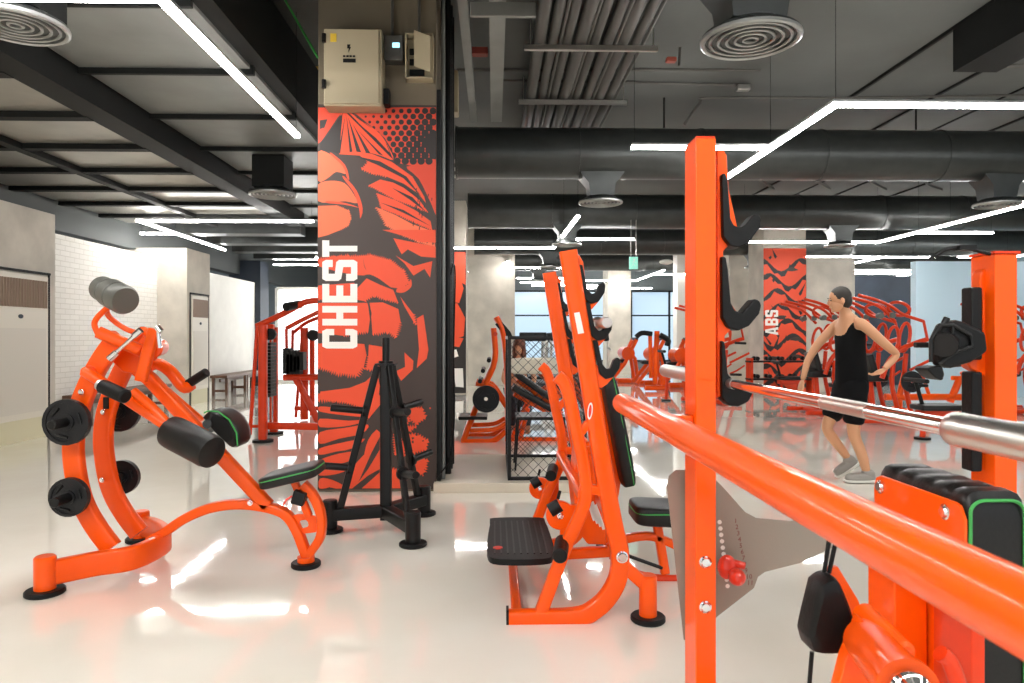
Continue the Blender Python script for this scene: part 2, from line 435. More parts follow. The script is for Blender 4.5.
# shoulder and pec
patch(MUR_O, A((105, 186), (150, 176), (210, 184), (280, 212), (350, 262), (390, 330), (396, 352), (370, 320), (320, 286), (262, 262), (215, 252), (176, 236), (200, 214), (170, 190)), (9, 10, 11), 1.6, 2.2)
patch(MUR_O, A((200, 292), (240, 272), (300, 286), (362, 326), (404, 384), (350, 362), (290, 340), (240, 312)), (4, 5, 6, 7), 1.3, 2)
patch(MUR_O, A((228, 318), (300, 346), (362, 378), (412, 414), (418, 446), (360, 420), (300, 392), (245, 372)), (4, 5, 6, 7), 1.3, 2)
patch(MUR_L, A((226, 366), (290, 392), (350, 424), (424, 450), (428, 505), (370, 484), (310, 458), (262, 430)), (4, 5, 6, 7), 2.2, 2)
for a in (((255, 268), (330, 292), (385, 350), (320, 300)), ((280, 300), (350, 332), (398, 384), (340, 340)), ((150, 190), (240, 210), (330, 262), (380, 330), (320, 268), (230, 222)), ((240, 350), (320, 376), (410, 430), (320, 386))):
    patch(MUR_K, A(*a), smooth=False)
patch(MUR_R, A((330, 228), (434, 240), (434, 390), (412, 350), (372, 270)))
for _ in range(26):
    x, y = rnd.uniform(350, 426), rnd.uniform(300, 500); l = rnd.uniform(4, 22)
    patch(MUR_K, A((x, y), (x + 3, y + 1), (x + 2, y + l), (x - 1, y + l)), smooth=False)
# middle: upper abdomen
patch(MUR_O, Bz((30, 105), (75, 98), (140, 92), (150, 150), (100, 150), (30, 130)), (0, 1), 2, 2)
patch(MUR_O, Bz((78, 100), (220, 90), (290, 108), (338, 146), (358, 190), (332, 212), (290, 206), (250, 176), (200, 164), (160, 162), (100, 150)), (0, 1, 2, 3, 4), -2.0, 2.0, sign=-1)
patch(MUR_O, Bz((165, 215), (204, 174), (250, 196), (300, 216), (318, 262), (270, 250), (232, 236), (196, 256), (165, 250)), (4, 5, 6), 2.0, 2.0)
patch(MUR_D, Bz((150, 158), (180, 166), (215, 160), (252, 178), (215, 168), (182, 174)))
patch(MUR_D, Bz((190, 95), (195, 130), (205, 150), (196, 128)), smooth=False)
patch(MUR_O, Bz((320, 205), (350, 200), (362, 176), (366, 200), (350, 218), (330, 226), (310, 222)))
patch(MUR_O, Bz((30, 200), (160, 190), (168, 240), (120, 252), (30, 250)), (2, 3), 1.5, 2)
patch(MUR_O, Bz((215, 262), (262, 260), (318, 284), (326, 330), (310, 386), (280, 366), (225, 376), (222, 330)), (3, 4, 5), 2.6, 2.0)
patch(MUR_O, Bz((30, 262), (130, 262), (208, 262), (216, 322), (210, 366), (170, 372), (120, 380), (30, 370)), (4, 5), 2.6, 2.0)
patch(MUR_D, Bz((205, 258), (218, 300), (214, 356), (222, 300), (214, 262)), smooth=False)
patch(MUR_D, Bz((30, 375), (120, 385), (230, 382), (300, 392), (280, 402), (120, 402), (30, 400)), smooth=False)
patch(MUR_O, Bz((30, 408), (120, 404), (196, 410), (204, 450), (194, 492), (168, 524), (100, 516), (30, 494)), (4, 5, 6), 3.4, 2.2)
patch(MUR_O, Bz((212, 412), (262, 420), (264, 472), (232, 506), (202, 500), (210, 452)), (3, 4), 2, 2.2)
patch(MUR_O, Bz((384, 318), (408, 304), (426, 430), (420, 462), (384, 496), (392, 430)), smooth=False)
patch(MUR_O, Bz((340, 440), (372, 470), (370, 502), (328, 542), (308, 508), (342, 492)), smooth=False)
patch(MUR_O, Bz((30, 588), (120, 576), (200, 545), (240, 508), (252, 560), (246, 606), (200, 612), (120, 606), (30, 612)), (6, 7), 3.6, 2.4)
patch(MUR_O, Bz((300, 30), (452, 60), (452, 100), (400, 96), (352, 70), (330, 88)), smooth=False)
patch(MUR_O, Bz((308, 92), (372, 130), (440, 112), (432, 172), (412, 140), (392, 152), (372, 164), (340, 120)), smooth=False)
patch(MUR_O, Bz((260, 0), (452, 0), (452, 46), (400, 44), (330, 20)), smooth=False)
patch(MUR_O, Bz((325, 240), (372, 302), (384, 340), (372, 330), (340, 275)), (1, 2), 2, 2)
# lower: waist folds
patch(MUR_O, Cz((2, 160), (110, 146), (160, 128), (196, 190), (152, 244), (118, 204), (60, 190), (2, 184)), (5, 6), 2.4, 2.2)
for a in (((0, 206), (70, 214), (140, 236), (100, 236), (0, 222)), ((0, 244), (90, 250), (150, 246), (90, 266), (0, 270)), ((0, 286), (80, 272), (150, 262), (130, 290), (60, 306), (0, 322)),
          ((0, 336), (70, 318), (140, 306), (100, 336), (50, 346), (0, 356)), ((0, 372), (60, 352), (120, 346), (90, 376), (40, 386), (0, 390)), ((0, 404), (60, 396), (90, 400), (50, 416), (0, 420)),
          ((0, 430), (40, 434), (90, 462), (60, 466), (30, 456), (0, 466)), ((150, 310), (186, 286), (186, 466), (60, 466), (92, 432), (130, 380)), ((96, 400), (140, 352), (120, 420), (70, 450))):
    patch(MUR_O, Cz(*a), smooth=len(a) > 4)
patch(MUR_D, Cz((186, 300), (160, 350), (120, 440), (150, 400), (186, 340)), smooth=False)
patch(MUR_D, Cz((100, 466), (150, 420), (186, 400), (186, 410), (130, 466)), smooth=False)
for a in (((222, 190), (250, 198), (262, 230), (255, 262), (230, 250)), ((266, 204), (318, 212), (328, 240), (300, 262), (282, 246)), ((266, 296), (300, 290), (336, 312), (330, 340), (290, 350), (280, 320)),
          ((230, 290), (262, 316), (264, 360), (232, 352)), ((290, 356), (335, 372), (324, 420), (296, 408)), ((218, 396), (262, 408), (268, 466), (218, 466)), ((240, 270), (300, 268), (270, 290))):
    patch(MUR_O, Cz(*a), tuple(range(len(a))), 2.0, 2.4)
for _ in range(34):
    x, y = rnd.uniform(215, 345), rnd.uniform(190, 462); r_ = rnd.uniform(2, 6)
    patch(rnd.choice((MUR_O, MUR_D)), Cz(*[(x + r_ * rnd.uniform(.5, 1.3) * math.cos(q), y + r_ * rnd.uniform(.5, 1.3) * math.sin(q)) for q in [k * PI / 3 for k in range(6)]]), smooth=False)
DY[0] += .0006
obj('mural_print', mur, None, pillar, label='black and orange comic torso mural')
# lettering
def letters(mb, word, u0s, x0, x1, y_of, fn):
    """word drawn as block letters turned a quarter; u along reading direction (up), v across"""
    def rect(a, b_, c, d): return [(a, c), (b_, c), (b_, d), (a, d)]
    for ch, (ua, ub) in zip(word, u0s):
        w_ = ub - ua
        U = lambda t: ua + w_ * t
        shp = []
        if ch == 'C': shp = [[(0, .12), (.1, 0), (.9, 0), (1, .12), (1, .34), (.68, .34), (.68, .2), (.34, .2), (.34, .8), (.68, .8), (.68, .66), (1, .66), (1, .88), (.9, 1), (.1, 1), (0, .88)]]
        elif ch == 'H': shp = [rect(0, .34, 0, 1), rect(.66, 1, 0, 1), rect(.34, .66, .4, .6)]
        elif ch == 'E': shp = [rect(0, .36, 0, 1), rect(.36, 1, 0, .2), rect(.36, .92, .4, .6), rect(.36, 1, .8, 1)]
        elif ch == 'S': shp = [[(0, .1), (.1, 0), (.9, 0), (1, .1), (1, .52), (.9, .6), (.34, .64), (.34, .82), (.66, .82), (.66, .7), (1, .7), (1, .9), (.9, 1), (.1, 1), (0, .9), (0, .54), (.1, .46), (.66, .4), (.66, .18), (.34, .18), (.34, .32), (0, .32)]]
        elif ch == 'T': shp = [rect(0, 1, .8, 1), rect(.33, .67, 0, .8)]
        elif ch == 'B': shp = [rect(0, .32, 0, 1), rect(.32, .9, 0, .2), rect(.32, .85, .4, .6), rect(.32, .9, .8, 1), rect(.7, 1, .1, .45), rect(.7, 1, .55, .9)]
        elif ch == 'A': shp = [[(0, 0), (.32, 0), (.5, .8), (.68, 0), (1, 0), (.68, 1), (.32, 1)], rect(.28, .72, .18, .34)]
        for k, s_ in enumerate(shp):
            mb.poly([fn(x1 - (x1 - x0) * v, U(u), k) for u, v in s_])
tx = MB().use(MUR_W)
letters(tx, 'CHEST', [(-348.5, -329), (-325.5, -306), (-302.5, -284), (-281, -260), (-257, -240.5)], 322.5, 357.5, None,
        lambda px, u, k: (lambda p: V((p.x, COLY - .0085 - k * .00004, p.z)))(W(px, -u, COLY)))
obj('lettering', tx, None, pillar, label='white vertical lettering CHEST')

# electrical boxes hung on the column
def W6(px, py, dy=0): return W(px, py, COLY - dy)
a, c = W(323, 105, 5.88), W(379, 28, 5.88)
eb = thing('electrical_cabinet', 'large beige electrical cabinet mounted above the CHEST mural', 'electrical box', ((a.x + c.x) / 2, COLY, a.z))
obj('cabinet_body', MB().slab((a.x, 5.9, a.z), (c.x + .02, COLY, c.z)), BEIGE, eb, bevel=.01)
obj('cabinet_door', MB().slab((a.x + .01, 5.88, a.z + .015), (c.x, 5.9, c.z - .01)), BEIGE, eb, bevel=.006)
b = MB().use(BSTEEL)
for py in (38, 84): p = W(325, py, 5.87); b.cyl((p.x - .01, 5.87, p.z - .035), (p.x - .01, 5.87, p.z + .035), .018)
obj('hinge', b, None, eb)
b = MB().use(BSTEEL); p = W(349, 48, 5.875)
b.prism([p + V(v) for v in ((-.015, 0, .03), (.012, 0, .03), (.004, 0, .008), (.016, 0, .008), (-.008, 0, -.035), (0, 0, -.002), (-.015, 0, -.002))], (0, .004, 0))
for dx in range(4): b.slab((p.x - .05 + dx * .027, 5.876, p.z - .075), (p.x - .03 + dx * .027, 5.879, p.z - .06))
b.slab((p.x - .05, 5.876, p.z - .12), (p.x + .055, 5.879, p.z - .088))
obj('door_print', b, None, eb)
p = W(334, 37, 5.875); obj('sticker', MB().slab((p.x - .03, 5.875, p.z - .04), (p.x + .02, 5.879, p.z + .03)), YEL, eb, label='yellow sticker')
a, c = W(384, 60, 5.98), W(403, 35, 5.98)
t = thing('meter_box', 'small grey meter with a lit blue display above the mural', 'meter', ((a.x + c.x) / 2, COLY, a.z))
obj('case', MB().slab((a.x, 5.98, a.z), (c.x, COLY, c.z)), SLABP, t, bevel=.008)
p = W(396, 45, 5.975); obj('display', MB().slab((p.x - .03, 5.974, p.z - .02), (p.x + .03, 5.98, p.z + .02)), SCREEN, t)
a, c = W(405, 78, 5.98), W(433, 33, 5.98)
t = thing('switch_box', 'small beige electrical box with its door standing open above the mural', 'electrical box', ((a.x + c.x) / 2, COLY, a.z))
b = MB(); b.slab((a.x, 6.08, a.z), (c.x, COLY, c.z)); b.slab((a.x, 5.98, a.z), (a.x + .012, 6.08, c.z)); b.slab((c.x - .012, 5.98, a.z), (c.x, 6.08, c.z)); b.slab((a.x, 5.98, a.z), (c.x, 6.08, a.z + .012)); b.slab((a.x, 5.98, c.z - .012), (c.x, 6.08, c.z))
obj('box_shell', b, BEIGE, t)
q = [W(414, 30, 5.97), W(430, 36, 5.80), W(430, 72, 5.80), W(414, 66, 5.97)]
obj('box_door', MB().prism(q, (.01, .008, 0)), BEIGE, t)
b = MB(); 
for k in range(3): b.slab((a.x + .03, 6.05, a.z + .05 + k * .09), (c.x - .08, 6.07, a.z + .1 + k * .09))
obj('breaker', b, DARK, t)
a, c = W(380, 104, 5.98), W(389, 88, 5.98)
tag(obj('junction_box', MB().slab((a.x, 5.98, a.z), (c.x, COLY, c.z)), BSTEEL, bevel=.01), 'tiny black junction box at the top edge of the mural', 'junction box')
b = MB()
for px in (392, 419): p = W(px, 35, 6.05); b.cyl((p.x, 6.06, p.z), (p.x, 6.06, CEIL), .012, seg=8)
tag(obj('conduit_pair', b, SLABP), 'two thin conduits dropping to the small boxes on the column', 'conduit')

# ------------------------------------------------------------------ other columns
def column(px0, px1, Y, depth, m, label, ztop=CEIL, name='concrete_column'):
    x0, x1 = W(px0, 300, Y).x, W(px1, 300, Y).x
    t = thing(name, label, 'column', ((x0 + x1) / 2, Y, 0))
    obj('column_core', MB().slab((x0, Y, 0), (x1, Y + depth, ztop)), m, t, bevel=.01)
    return t, x0, x1
def minimural(t, x0, x1, Y, z1, seed, word=None):
    rr = random.Random(seed); m = MB().use(MUR_O); m.slab((x0, Y - .004, .02), (x1, Y, z1)); d = .006
    w_ = x1 - x0
    m.use(MUR_K)
    for k in range(9):
        zc = .15 + k * .36; 
        ph = rr.uniform(-.3, .3)
        upper = [(x0 + w_ * i / 12, zc + .16 * math.sin(i * .55 + ph + k) + .03) for i in range(13)]
        lower = [(x, z - (.05 + .1 * abs(math.sin(i * 1.1 + k)))) for i, (x, z) in enumerate(upper)]
        m.poly([V((x, Y - d, min(z1, max(.03, z)))) for x, z in upper + lower[::-1]]); d += .00003
    for k in range(14):
        x, z = x0 + w_ * rr.uniform(.1, .9), rr.uniform(.2, z1 - .2); l = rr.uniform(.1, .35); a = rr.uniform(-.6, .6)
        m.poly([V((min(x1, max(x0, x + dx)), Y - d, min(z1, z + dz))) for dx, dz in ((0, 0), (.05 * math.cos(a), .05), (l * math.sin(a), l), (-.03, .06))]); d += .00003
    m.use(MUR_D)
    for k in range(6):
        cx, cz = x0 + w_ * rr.uniform(.2, .8), rr.uniform(.3, z1 - .3)
        m.poly([V((min(x1, max(x0, cx + .14 * math.cos(q) * (1 + .3 * math.sin(3 * q + k)))), Y - d, cz + .05 * math.sin(q))) for q in [2 * PI * j / 14 for j in range(14)]]); d += .00003
    if word: pass
    obj('mural_print', m, None, t)
    return d
tC, x0, x1 = column(430, 466, 16.3, 1.2, CONC, 'far column behind the first, edge of a red torso mural showing')
yy = 16.3; m = MB().use(MUR_K); m.slab((x0, yy - .004, .02), (x1, yy, 3.35)); dd = .006
m.use(MUR_O)
Ez = lambda *p: [(430 + x / 2.732, 230 + y / 2.732) for x, y in p]
for a in (((-20, 60), (97, 60), (97, 150), (60, 130), (-20, 110)), ((40, 120), (78, 118), (92, 160), (80, 200), (40, 190)), ((40, 205), (75, 200), (96, 240), (92, 290), (60, 300), (40, 280)), ((50, 290), (92, 296), (80, 320), (55, 316)), ((-20, 130), (30, 150), (30, 330), (-20, 340))):
    q = [W(x, y, yy) for x, y in Ez(*a)]; m.poly([V((min(x1, max(x0, p.x)), yy - dd, p.z)) for p in q]); dd += .0001
m.use(MUR_W)
for a in (((55, 330), (72, 326), (78, 345), (62, 350)), ((64, 378), (90, 378), (92, 430), (70, 428))):
    q = [W(x, y, yy) for x, y in Ez(*a)]; m.poly([V((min(x1, max(x0, p.x)), yy - dd, p.z)) for p in q]); dd += .0001
obj('mural_print', m, None, tC, label='red and black mural')
tA, x0, x1 = column(763.5, 806, 16.6, 1.0, CONC, 'far column with a red mural lettered ABS')
dd = minimural(tA, x0, x1, 16.6, 3.45, 5)
m = MB().use(MUR_W)
letters(m, 'ABS', [(-335, -327), (-325.5, -318.5), (-317, -310)], 765, 778, None, lambda px, u, k: (lambda p: V((p.x, 16.6 - dd - .004 - k * .0005, p.z)))(W(px, -u, 16.6)))
obj('lettering', m, None, tA, label='white vertical lettering ABS')
column(729, 757, 19.6, 1.2, CONC, 'plain concrete column left of the far ABS mural')
column(806.5, 855, 16.7, 1.0, CONC, 'plain concrete pier right of the far ABS mural, behind the walking man', 3.25, 'concrete_pier')
column(468, 515, 19.2, 1.2, CONC, 'plain beige concrete column beside the far left mural column')
column(608, 631, 25, 1.2, CONC, 'farthest beige concrete column right of the incline bench posts')
column(677, 687, 22, .5, WHITE, 'slim white column left of the tall orange rack post', CEIL, 'white_column')

# ------------------------------------------------------------------ tiled platform
struct('trim_8', MB().slab((XR - .02, 6.02, 0), (1.05, 7.5, .085)), TILE, bevel=.006)

# ------------------------------------------------------------------ air conditioners
def aircon(ya, yb, X, label):
    t = thing('standing_air_conditioner', label, 'air conditioner', (X, (ya + yb) / 2, 0))
    obj('case', MB().slab((X - .3, ya, .28), (X + .03, yb, 2.15)), ACW, t, bevel=.012)
    obj('plinth', MB().slab((X - .3, ya + .02, 0), (X + .02, yb - .02, .28)), mat('plinth_yellow', srgb(214, 208, 176), .5), t)
    b = MB(); b.slab((X + .03, ya + .05, 1.72), (X + .034, yb - .05, 2.08))
    n = 20
    for k in range(n):
        y = ya + .06 + (yb - ya - .12) * k / (n - 1); b.slab((X + .034, y - .007, 1.72), (X + .05, y + .007, 2.08))
    obj('air_outlet', b, ACG, t)
    b = MB(); b.slab((X + .03, ya + .06, .36), (X + .035, yb - .06, 1.45))
    for k in range(30):
        z = .38 + k * .036; b.slab((X + .035, ya + .07, z), (X + .042, yb - .07, z + .014))
    obj('intake_grille', b, ACI, t)
    obj('badge', MB().ell((X + .035, ya + (yb - ya) * .5, 1.6), (.008, .05, .028)), NAVY, t)
    b = MB().use(DARK); b.slab((X - .3, ya - .05, 2.17), (X + .03, yb + .05, 2.2)); b.slab((X - .3, ya - .05, 0), (X + .02, ya - .03, 2.2)); b.slab((X - .3, yb + .03, 0), (X + .02, yb + .05, 2.2))
    obj('surround', b, None, t)
aircon(8.5, 9.62, -6.05, 'cream standing air conditioner in the near concrete wall at left edge')
aircon(13.84, 14.62, -5.93, 'narrow standing air conditioner in the concrete pier past the brick wall')

# wooden benches on the left wall
def bench(ya, yb, X, label):
    t = thing('wooden_bench', label, 'bench', (X, (ya + yb) / 2, 0))
    obj('bench_seat', MB().slab((X - .2, ya, .4), (X + .2, yb, .46)), WOOD, t, bevel=.01)
    obj('rail', MB().slab((X - .02, ya + .1, .3), (X + .02, yb - .1, .38)), WOOD, t)
    for y in (ya + .12, (ya + yb) / 2 - .06, (ya + yb) / 2 + .06, yb - .12):
        b = MB()
        b.slab((X - .18, y - .03, 0), (X - .12, y + .03, .4)); b.slab((X + .12, y - .03, 0), (X + .18, y + .03, .4)); b.slab((X - .12, y - .02, .08), (X + .12, y + .02, .13))
        obj('leg', b, WOOD, t)
bench(10.6, 13.3, -6.24, 'dark wooden bench along the white brick wall')
bench(15.9, 18.6, -6.2, 'dark wooden bench along the far plaster wall')
tag(obj('storage_box', MB().slab((-6.4, 14.9, 0), (-6.1, 15.3, .36)), WHITE, bevel=.01), 'small white box on the floor beside the far wooden bench', 'box')

# ================================================================== CEILING SERVICES
# wide galvanised duct and foil-backed duct along the left
t = thing('flat_air_duct', 'wide grey galvanised rectangular duct running above the left light line', 'duct', (-2.9, 12, 3.65))
obj('duct_run', MB().slab((-3.55, -2, 3.65), (-2.1, 24, 4.2)), GALV, t)
for k in range(19): y = 1.1 + k * 1.25; obj('flange', MB().slab((-3.56, y - .02, 3.60), (-2.07, y + .02, 4.22)), DARK, t)
b = MB().slab((-2.1, -2, 3.68), (-1.95, 24, 4.3)); obj('duct_side_beam', b, DARK, t)
t = thing('foil_air_duct', 'low dark-sided duct with shiny panelled underside at upper left', 'duct', (-5.1, 12, 3.3))
b = MB(); b.slab((-3.86, 2, 3.42), (-3.58, 13.3, 4.1)); obj('duct_side', b, DARK, t)
b = MB().slab((-6.85, 2, 3.47), (-3.86, 13.3, 3.95)); obj('duct_run', b, FOIL, t)
for k in range(9): y = 3.4 + k * 1.12; obj('flange', MB().slab((-6.85, y - .06, 3.41), (-3.84, y + .06, 3.48)), DARK, t)
obj('centre_rail', MB().slab((-5.3, 2, 3.40), (-5.18, 13.3, 3.48)), DARK, t)
for k in range(4):
    o = obj('cross_duct', MB().slab((-6.3, 14.0 + k * 1.5, 3.38), (-3.85, 14.4 + k * 1.5, 3.75)), DUCT); tag(o, 'dark cross duct under the ceiling beyond the left light lines', 'duct', 'left cross ducts')
# round ducts across the hall
def round_duct(Y, x0, x1, label, dif, zc=3.83, r=.34):
    t = thing('round_air_duct', label, 'duct', ((x0 + x1) / 2, Y, zc - r), 'round ducts crossing the hall')
    b = MB(); b.cyl((x0, Y, zc), (x1, Y, zc), r, seg=32); obj('duct_run', b, DUCT, t)
    n = int((x1 - x0) / 1.6)
    for k in range(n + 1):
        x = x0 + (x1 - x0) * k / n; b = MB(); b.cyl((x - .012, Y, zc), (x + .012, Y, zc), r + .012, seg=32); obj('duct_seam', b, DUCT, t)
    for X in dif:
        b = MB()
        prof = [(.36, .20, 3.62), (.18, .18, 3.40), (.16, .16, 3.24)]
        b.rings([[V((X + a * sx, Y + c * sy, z)) for sx, sy in ((1, 1), (-1, 1), (-1, -1), (1, -1))] for a, c, z in prof])
        nk = obj('diffuser_neck', b, DUCT, t)
        d = MB(); d._rv((X, Y, 3.24), (X, Y, 3.16), [(0, .2), (.03, .24), (.05, .29), (.065, .295), (.068, .28)], 32)
        ds = obj('diffuser_disc', d, DUCT, t)
        d = MB()
        for k, rr in enumerate((.04, .09, .14, .19, .24, .285)):
            d = MB(); d.sweep([(X + rr * math.cos(q), Y + rr * math.sin(q), 3.165) for q in [2 * PI * j / 28 for j in range(29)]], .02 if k < 5 else .035, seg=6); obj('diffuser_ring', d, RINGM, ds)
    return t
round_duct(4.25, -1.45, 14, 'round dark duct nearest the camera, above the upper frame edge', (1.57, 6.9))
round_duct(9.5, -.5, 16, 'big round charcoal duct crossing behind the pipe bundle', (1.45, 6.95))
round_duct(13.9, -.5, 16, 'second round charcoal duct from the front, behind the big one', (1.45, 6.95))
round_duct(18.4, -.5, 16, 'third round charcoal duct from the front', (1.45, 6.95))
round_duct(22.9, -1.8, 16, 'farthest round charcoal duct', (1.45,))
# box diffusers under the left duct
for Y, lab in ((4.5, 'round ceiling diffuser in the upper left corner'), (9.1, 'round ceiling diffuser on a dark box beside the mural column')):
    X = -2.85 if Y > 5 else -3.02
    dz = 0 if Y > 5 else .14
    t = thing('ceiling_diffuser', lab, 'diffuser', (X, Y, 3.15))
    obj('diffuser_neck', MB().slab((X - .2, Y - .2, 3.24 + dz), (X + .2, Y + .2, 3.64)), DARK, t)
    d = MB(); d._rv((X, Y, 3.25 + dz), (X, Y, 3.1 + dz), [(0, .2), (.03, .24), (.05, .29), (.07, .295), (.074, .28)], 32); obj('diffuser_disc', d, DUCT, t)
    for rr in (.04, .09, .14, .19, .24, .285): d = MB(); d.sweep([(X + rr * math.cos(q), Y + rr * math.sin(q), 3.172 + dz) for q in [2 * PI * j / 28 for j in range(29)]], .02 if rr < .28 else .035, seg=6); obj('diffuser_ring', d, RINGM, t)
# pipe bundle
n = 8
for k in range(n):
    x = .45 + k * (1.42 - .45) / (n - 1)
    b = MB(); b.sweep([(x, 2, 4.3), (x, 12.5, 4.3)], .1 if k % 3 else .13, seg=12)
    if k % 2: b.sweep([(x + .07, 2, 4.27), (x + .07, 12.5, 4.27)], .035, seg=8)
    tag(obj('ceiling_pipe', b, SLABP), 'one of the grey pipes in the long bundle under the ceiling', 'pipe', 'pipes of the ceiling bundle')
for i, Y in enumerate((5.2, 6.9, 8.5, 11)):
    b = MB(); b.slab((.3, Y - .02, 4.17), (1.62, Y + .02, 4.22)); b.cyl((.36, Y, 4.2), (.36, Y, CEIL), .006, seg=6); b.cyl((1.58, Y, 4.2), (1.58, Y, CEIL), .006, seg=6)
    tag(obj('pipe_hanger', b, STEEL), ['steel hanger under the pipe bundle, nearest the camera', 'steel hanger under the pipe bundle, second from the camera', 'steel hanger under the pipe bundle just before the round duct', 'steel hanger under the pipe bundle behind the round duct'][i], 'hanger')
# cable trays left of the bundle
for i, (xa, w_) in enumerate(((-.26, .08), (.03, .14))):
    b = MB(); b.slab((xa - w_ / 2, 2, 4.1), (xa + w_ / 2, 9.0, 4.13)); b.slab((xa - w_ / 2, 2, 4.13), (xa - w_ / 2 + .01, 9.0, 4.2)); b.slab((xa + w_ / 2 - .01, 2, 4.13), (xa + w_ / 2, 9, 4.2))
    tag(obj('cable_tray', b, GALV), ['narrow galvanised cable tray beside the column top', 'wider galvanised cable tray between the column and the pipe bundle'][i], 'cable tray')
p0, p1 = W(446, 112, 7.6), W(458, 70, 7.6)
tag(obj('control_box', MB().slab((p0.x - .08, 7.6, p0.z), (p1.x, 7.8, p1.z)), BEIGE, bevel=.01), 'beige control box hanging right of the mural column', 'box')
p0, p1 = W(470, 16, 5.6), W(536, 2, 5.6)
tag(obj('tray_bend', MB().slab((p0.x, 5.6, p0.z), (p1.x, 5.64, p1.z)), GALV, bevel=.01), 'galvanised tray elbow at the top edge beside the pipe bundle', 'cable tray')
# conduits along the slab
def run(name, pts, w_, m, label, cat='conduit'):
    b = MB(); b.sweep(pts, w_, seg=8); return tag(obj(name, b, m), label, cat)
run('conduit', [W(457, 70, 8.2), W(760, 70, 8.2)], .035, SLABP, 'thin conduit crossing the ceiling behind the pipe bundle')
run('conduit', [W(500, 80, 8.6), W(745, 85, 8.6)], .03, SLABP, 'second thin conduit crossing to a small junction box')
run('conduit', spline([W(684, 125, 8.8), W(700, 103, 8.8), W(712, 98, 8.8), W(840, 98, 8.8)], 4), .035, SLABP, 'bent conduit running right to the light corner')
run('conduit', [W(838, 98, 8.8), W(1030, 95, 8.8)], .03, SLABP, 'straight conduit above the right light line')
run('conduit', [W(960, 66, 7.2), W(1040, 66, 7.2)], .045, SLABP, 'conduit with upturned end in the upper right corner')
run('conduit', [W(960, 67, 7.2), W(960, 42, 7.2)], .045, SLABP, 'short upturned conduit end in the upper right corner')
run('conduit', [W(706, 13, 7.6), W(680, 48, 7.6), W(679, 66, 7.6)], .03, SLABP, 'bent drop conduit feeding the small red ceiling detector')
run('yellow_conduit', [W(270, 68, 8), W(322, 68, 8)], .04, YPIPE, 'yellow conduit left of the electrical cabinet')
run('yellow_conduit', [W(888, 213, 16), W(945, 214, 16)], .05, YPIPE, 'short yellow conduit far off above the right machines')
run('green_conduit', [W(284, -2, 6.4), W(318, 58, 6.4)], .02, GPIPE, 'thin green conduit slanting beside the mural column')
for px, py, Y, lab in ((671, 60, 7.6, 'small red fire detector on the ceiling right of the pipes'), ):
    p = W(px, py, Y); tag(obj('fire_detector', MB().box(p, (.11, .08, .05)), mat('dull_red', srgb(150, 70, 55), .6), bevel=.01), lab, 'detector')
for px, py, Y, lab in ((743, 88, 8.6, 'small silver junction box on the conduit end under the ceiling'), (480, 52, 7, 'small red junction box on the cable tray')):
    p = W(px, py, Y); tag(obj('junction_box', MB().box(p, (.16, .1, .07)), STEEL if 'silver' in lab else mat('dull_red_box', srgb(130, 55, 45), .6), bevel=.01), lab, 'junction box')
# dark beam box in the upper right corner
q = [W(953, 50, 7.0), W(953, 72, 7.0)]
b = MB().slab((q[0].x, 4.8, q[1].z), (q[0].x + .45, 7.0, 4.5)); tag(obj('ceiling_beam_box', b, DARK), 'black boxed duct ending under the slab in the upper right corner', 'duct')
# hanging rods
for px, py0, py1, Y in ((916, 70, 130, 9.3), (980, 22, 65, 7.2), (660, 20, 70, 8.2), (664, 85, 128, 9.2)):
    p0, p1 = W(px, py0, Y), W(px, py1, Y); b = MB(); b.cyl((p1.x, Y, p1.z), (p1.x, Y, CEIL), .012, seg=6)
    tag(obj('hanging_rod', b, DARK), 'thin dark threaded rod hanging from the slab', 'rod', 'threaded ceiling rods')
# bent pipes behind the big duct
for k in range(5):
    b = MB(); y = 11.2 + k * .28
    b.sweep(spline([(-1.2, y + .5, 4.25), (.1, y + .3, 4.25), (.7 + .15 * k, y, 4.25), (.95 + .15 * k, y - .8, 4.25)], 5), .06, seg=8)
    tag(obj('bent_pipe', b, SLABP if k % 2 else STEEL), 'thin bent pipe fanning out behind the big round duct', 'pipe', 'bent pipes behind the duct')
for k in range(6):
    b = MB(); x = 4 + k * 1.1
    b.sweep(spline([(x - 2, 11.6, 4.2), (x, 11.9, 4.2), (x + .8, 12.6 + .1 * k, 4.2), (x + 1.4, 13.4, 4.2)], 4), .05, seg=8)
    tag(obj('bent_pipe', b, SLABP), 'grey pipe bending between the first and second round ducts', 'pipe', 'pipes between the round ducts')
# exit sign and small speaker
p = W(633.5, 263, 13.5)
t = thing('hanging_exit_sign', 'small pale green exit sign hung right of the incline bench posts', 'sign', p)
obj('sign_face', MB().box(p, (.17, .03, .24)), GLASSG, t, bevel=.006)
b = MB()
for s_ in (-.05, .05): b.cyl((p.x + s_, p.y, p.z + .12), (p.x + s_, p.y, 3.6), .004, seg=6)
obj('sign_wire', b, STEEL, t)
b = MB(); b._rv(p + V((.01, -.016, .06)), p + V((.01, -.02, .06)), [(0, .018), (.004, .018)], 12)
for q_ in (((.01, .04), (-.01, -.02)), ((.005, .03), (.045, .0)), ((.005, .03), (-.04, .015)), ((-.01, -.02), (.03, -.06)), ((-.01, -.02), (-.045, -.07))): b.sweep([p + V((x_, -.018, z_)) for x_, z_ in q_], .014, .004, side=(0, 1, 0))
obj('pictogram', b, WHITE, t)
p = W(666, 262, 16); b = MB(); b.ell(p, (.16, .16, .06)); tag(obj('smoke_detector', b, WHITE), 'round white detector right of the hanging exit sign', 'detector')

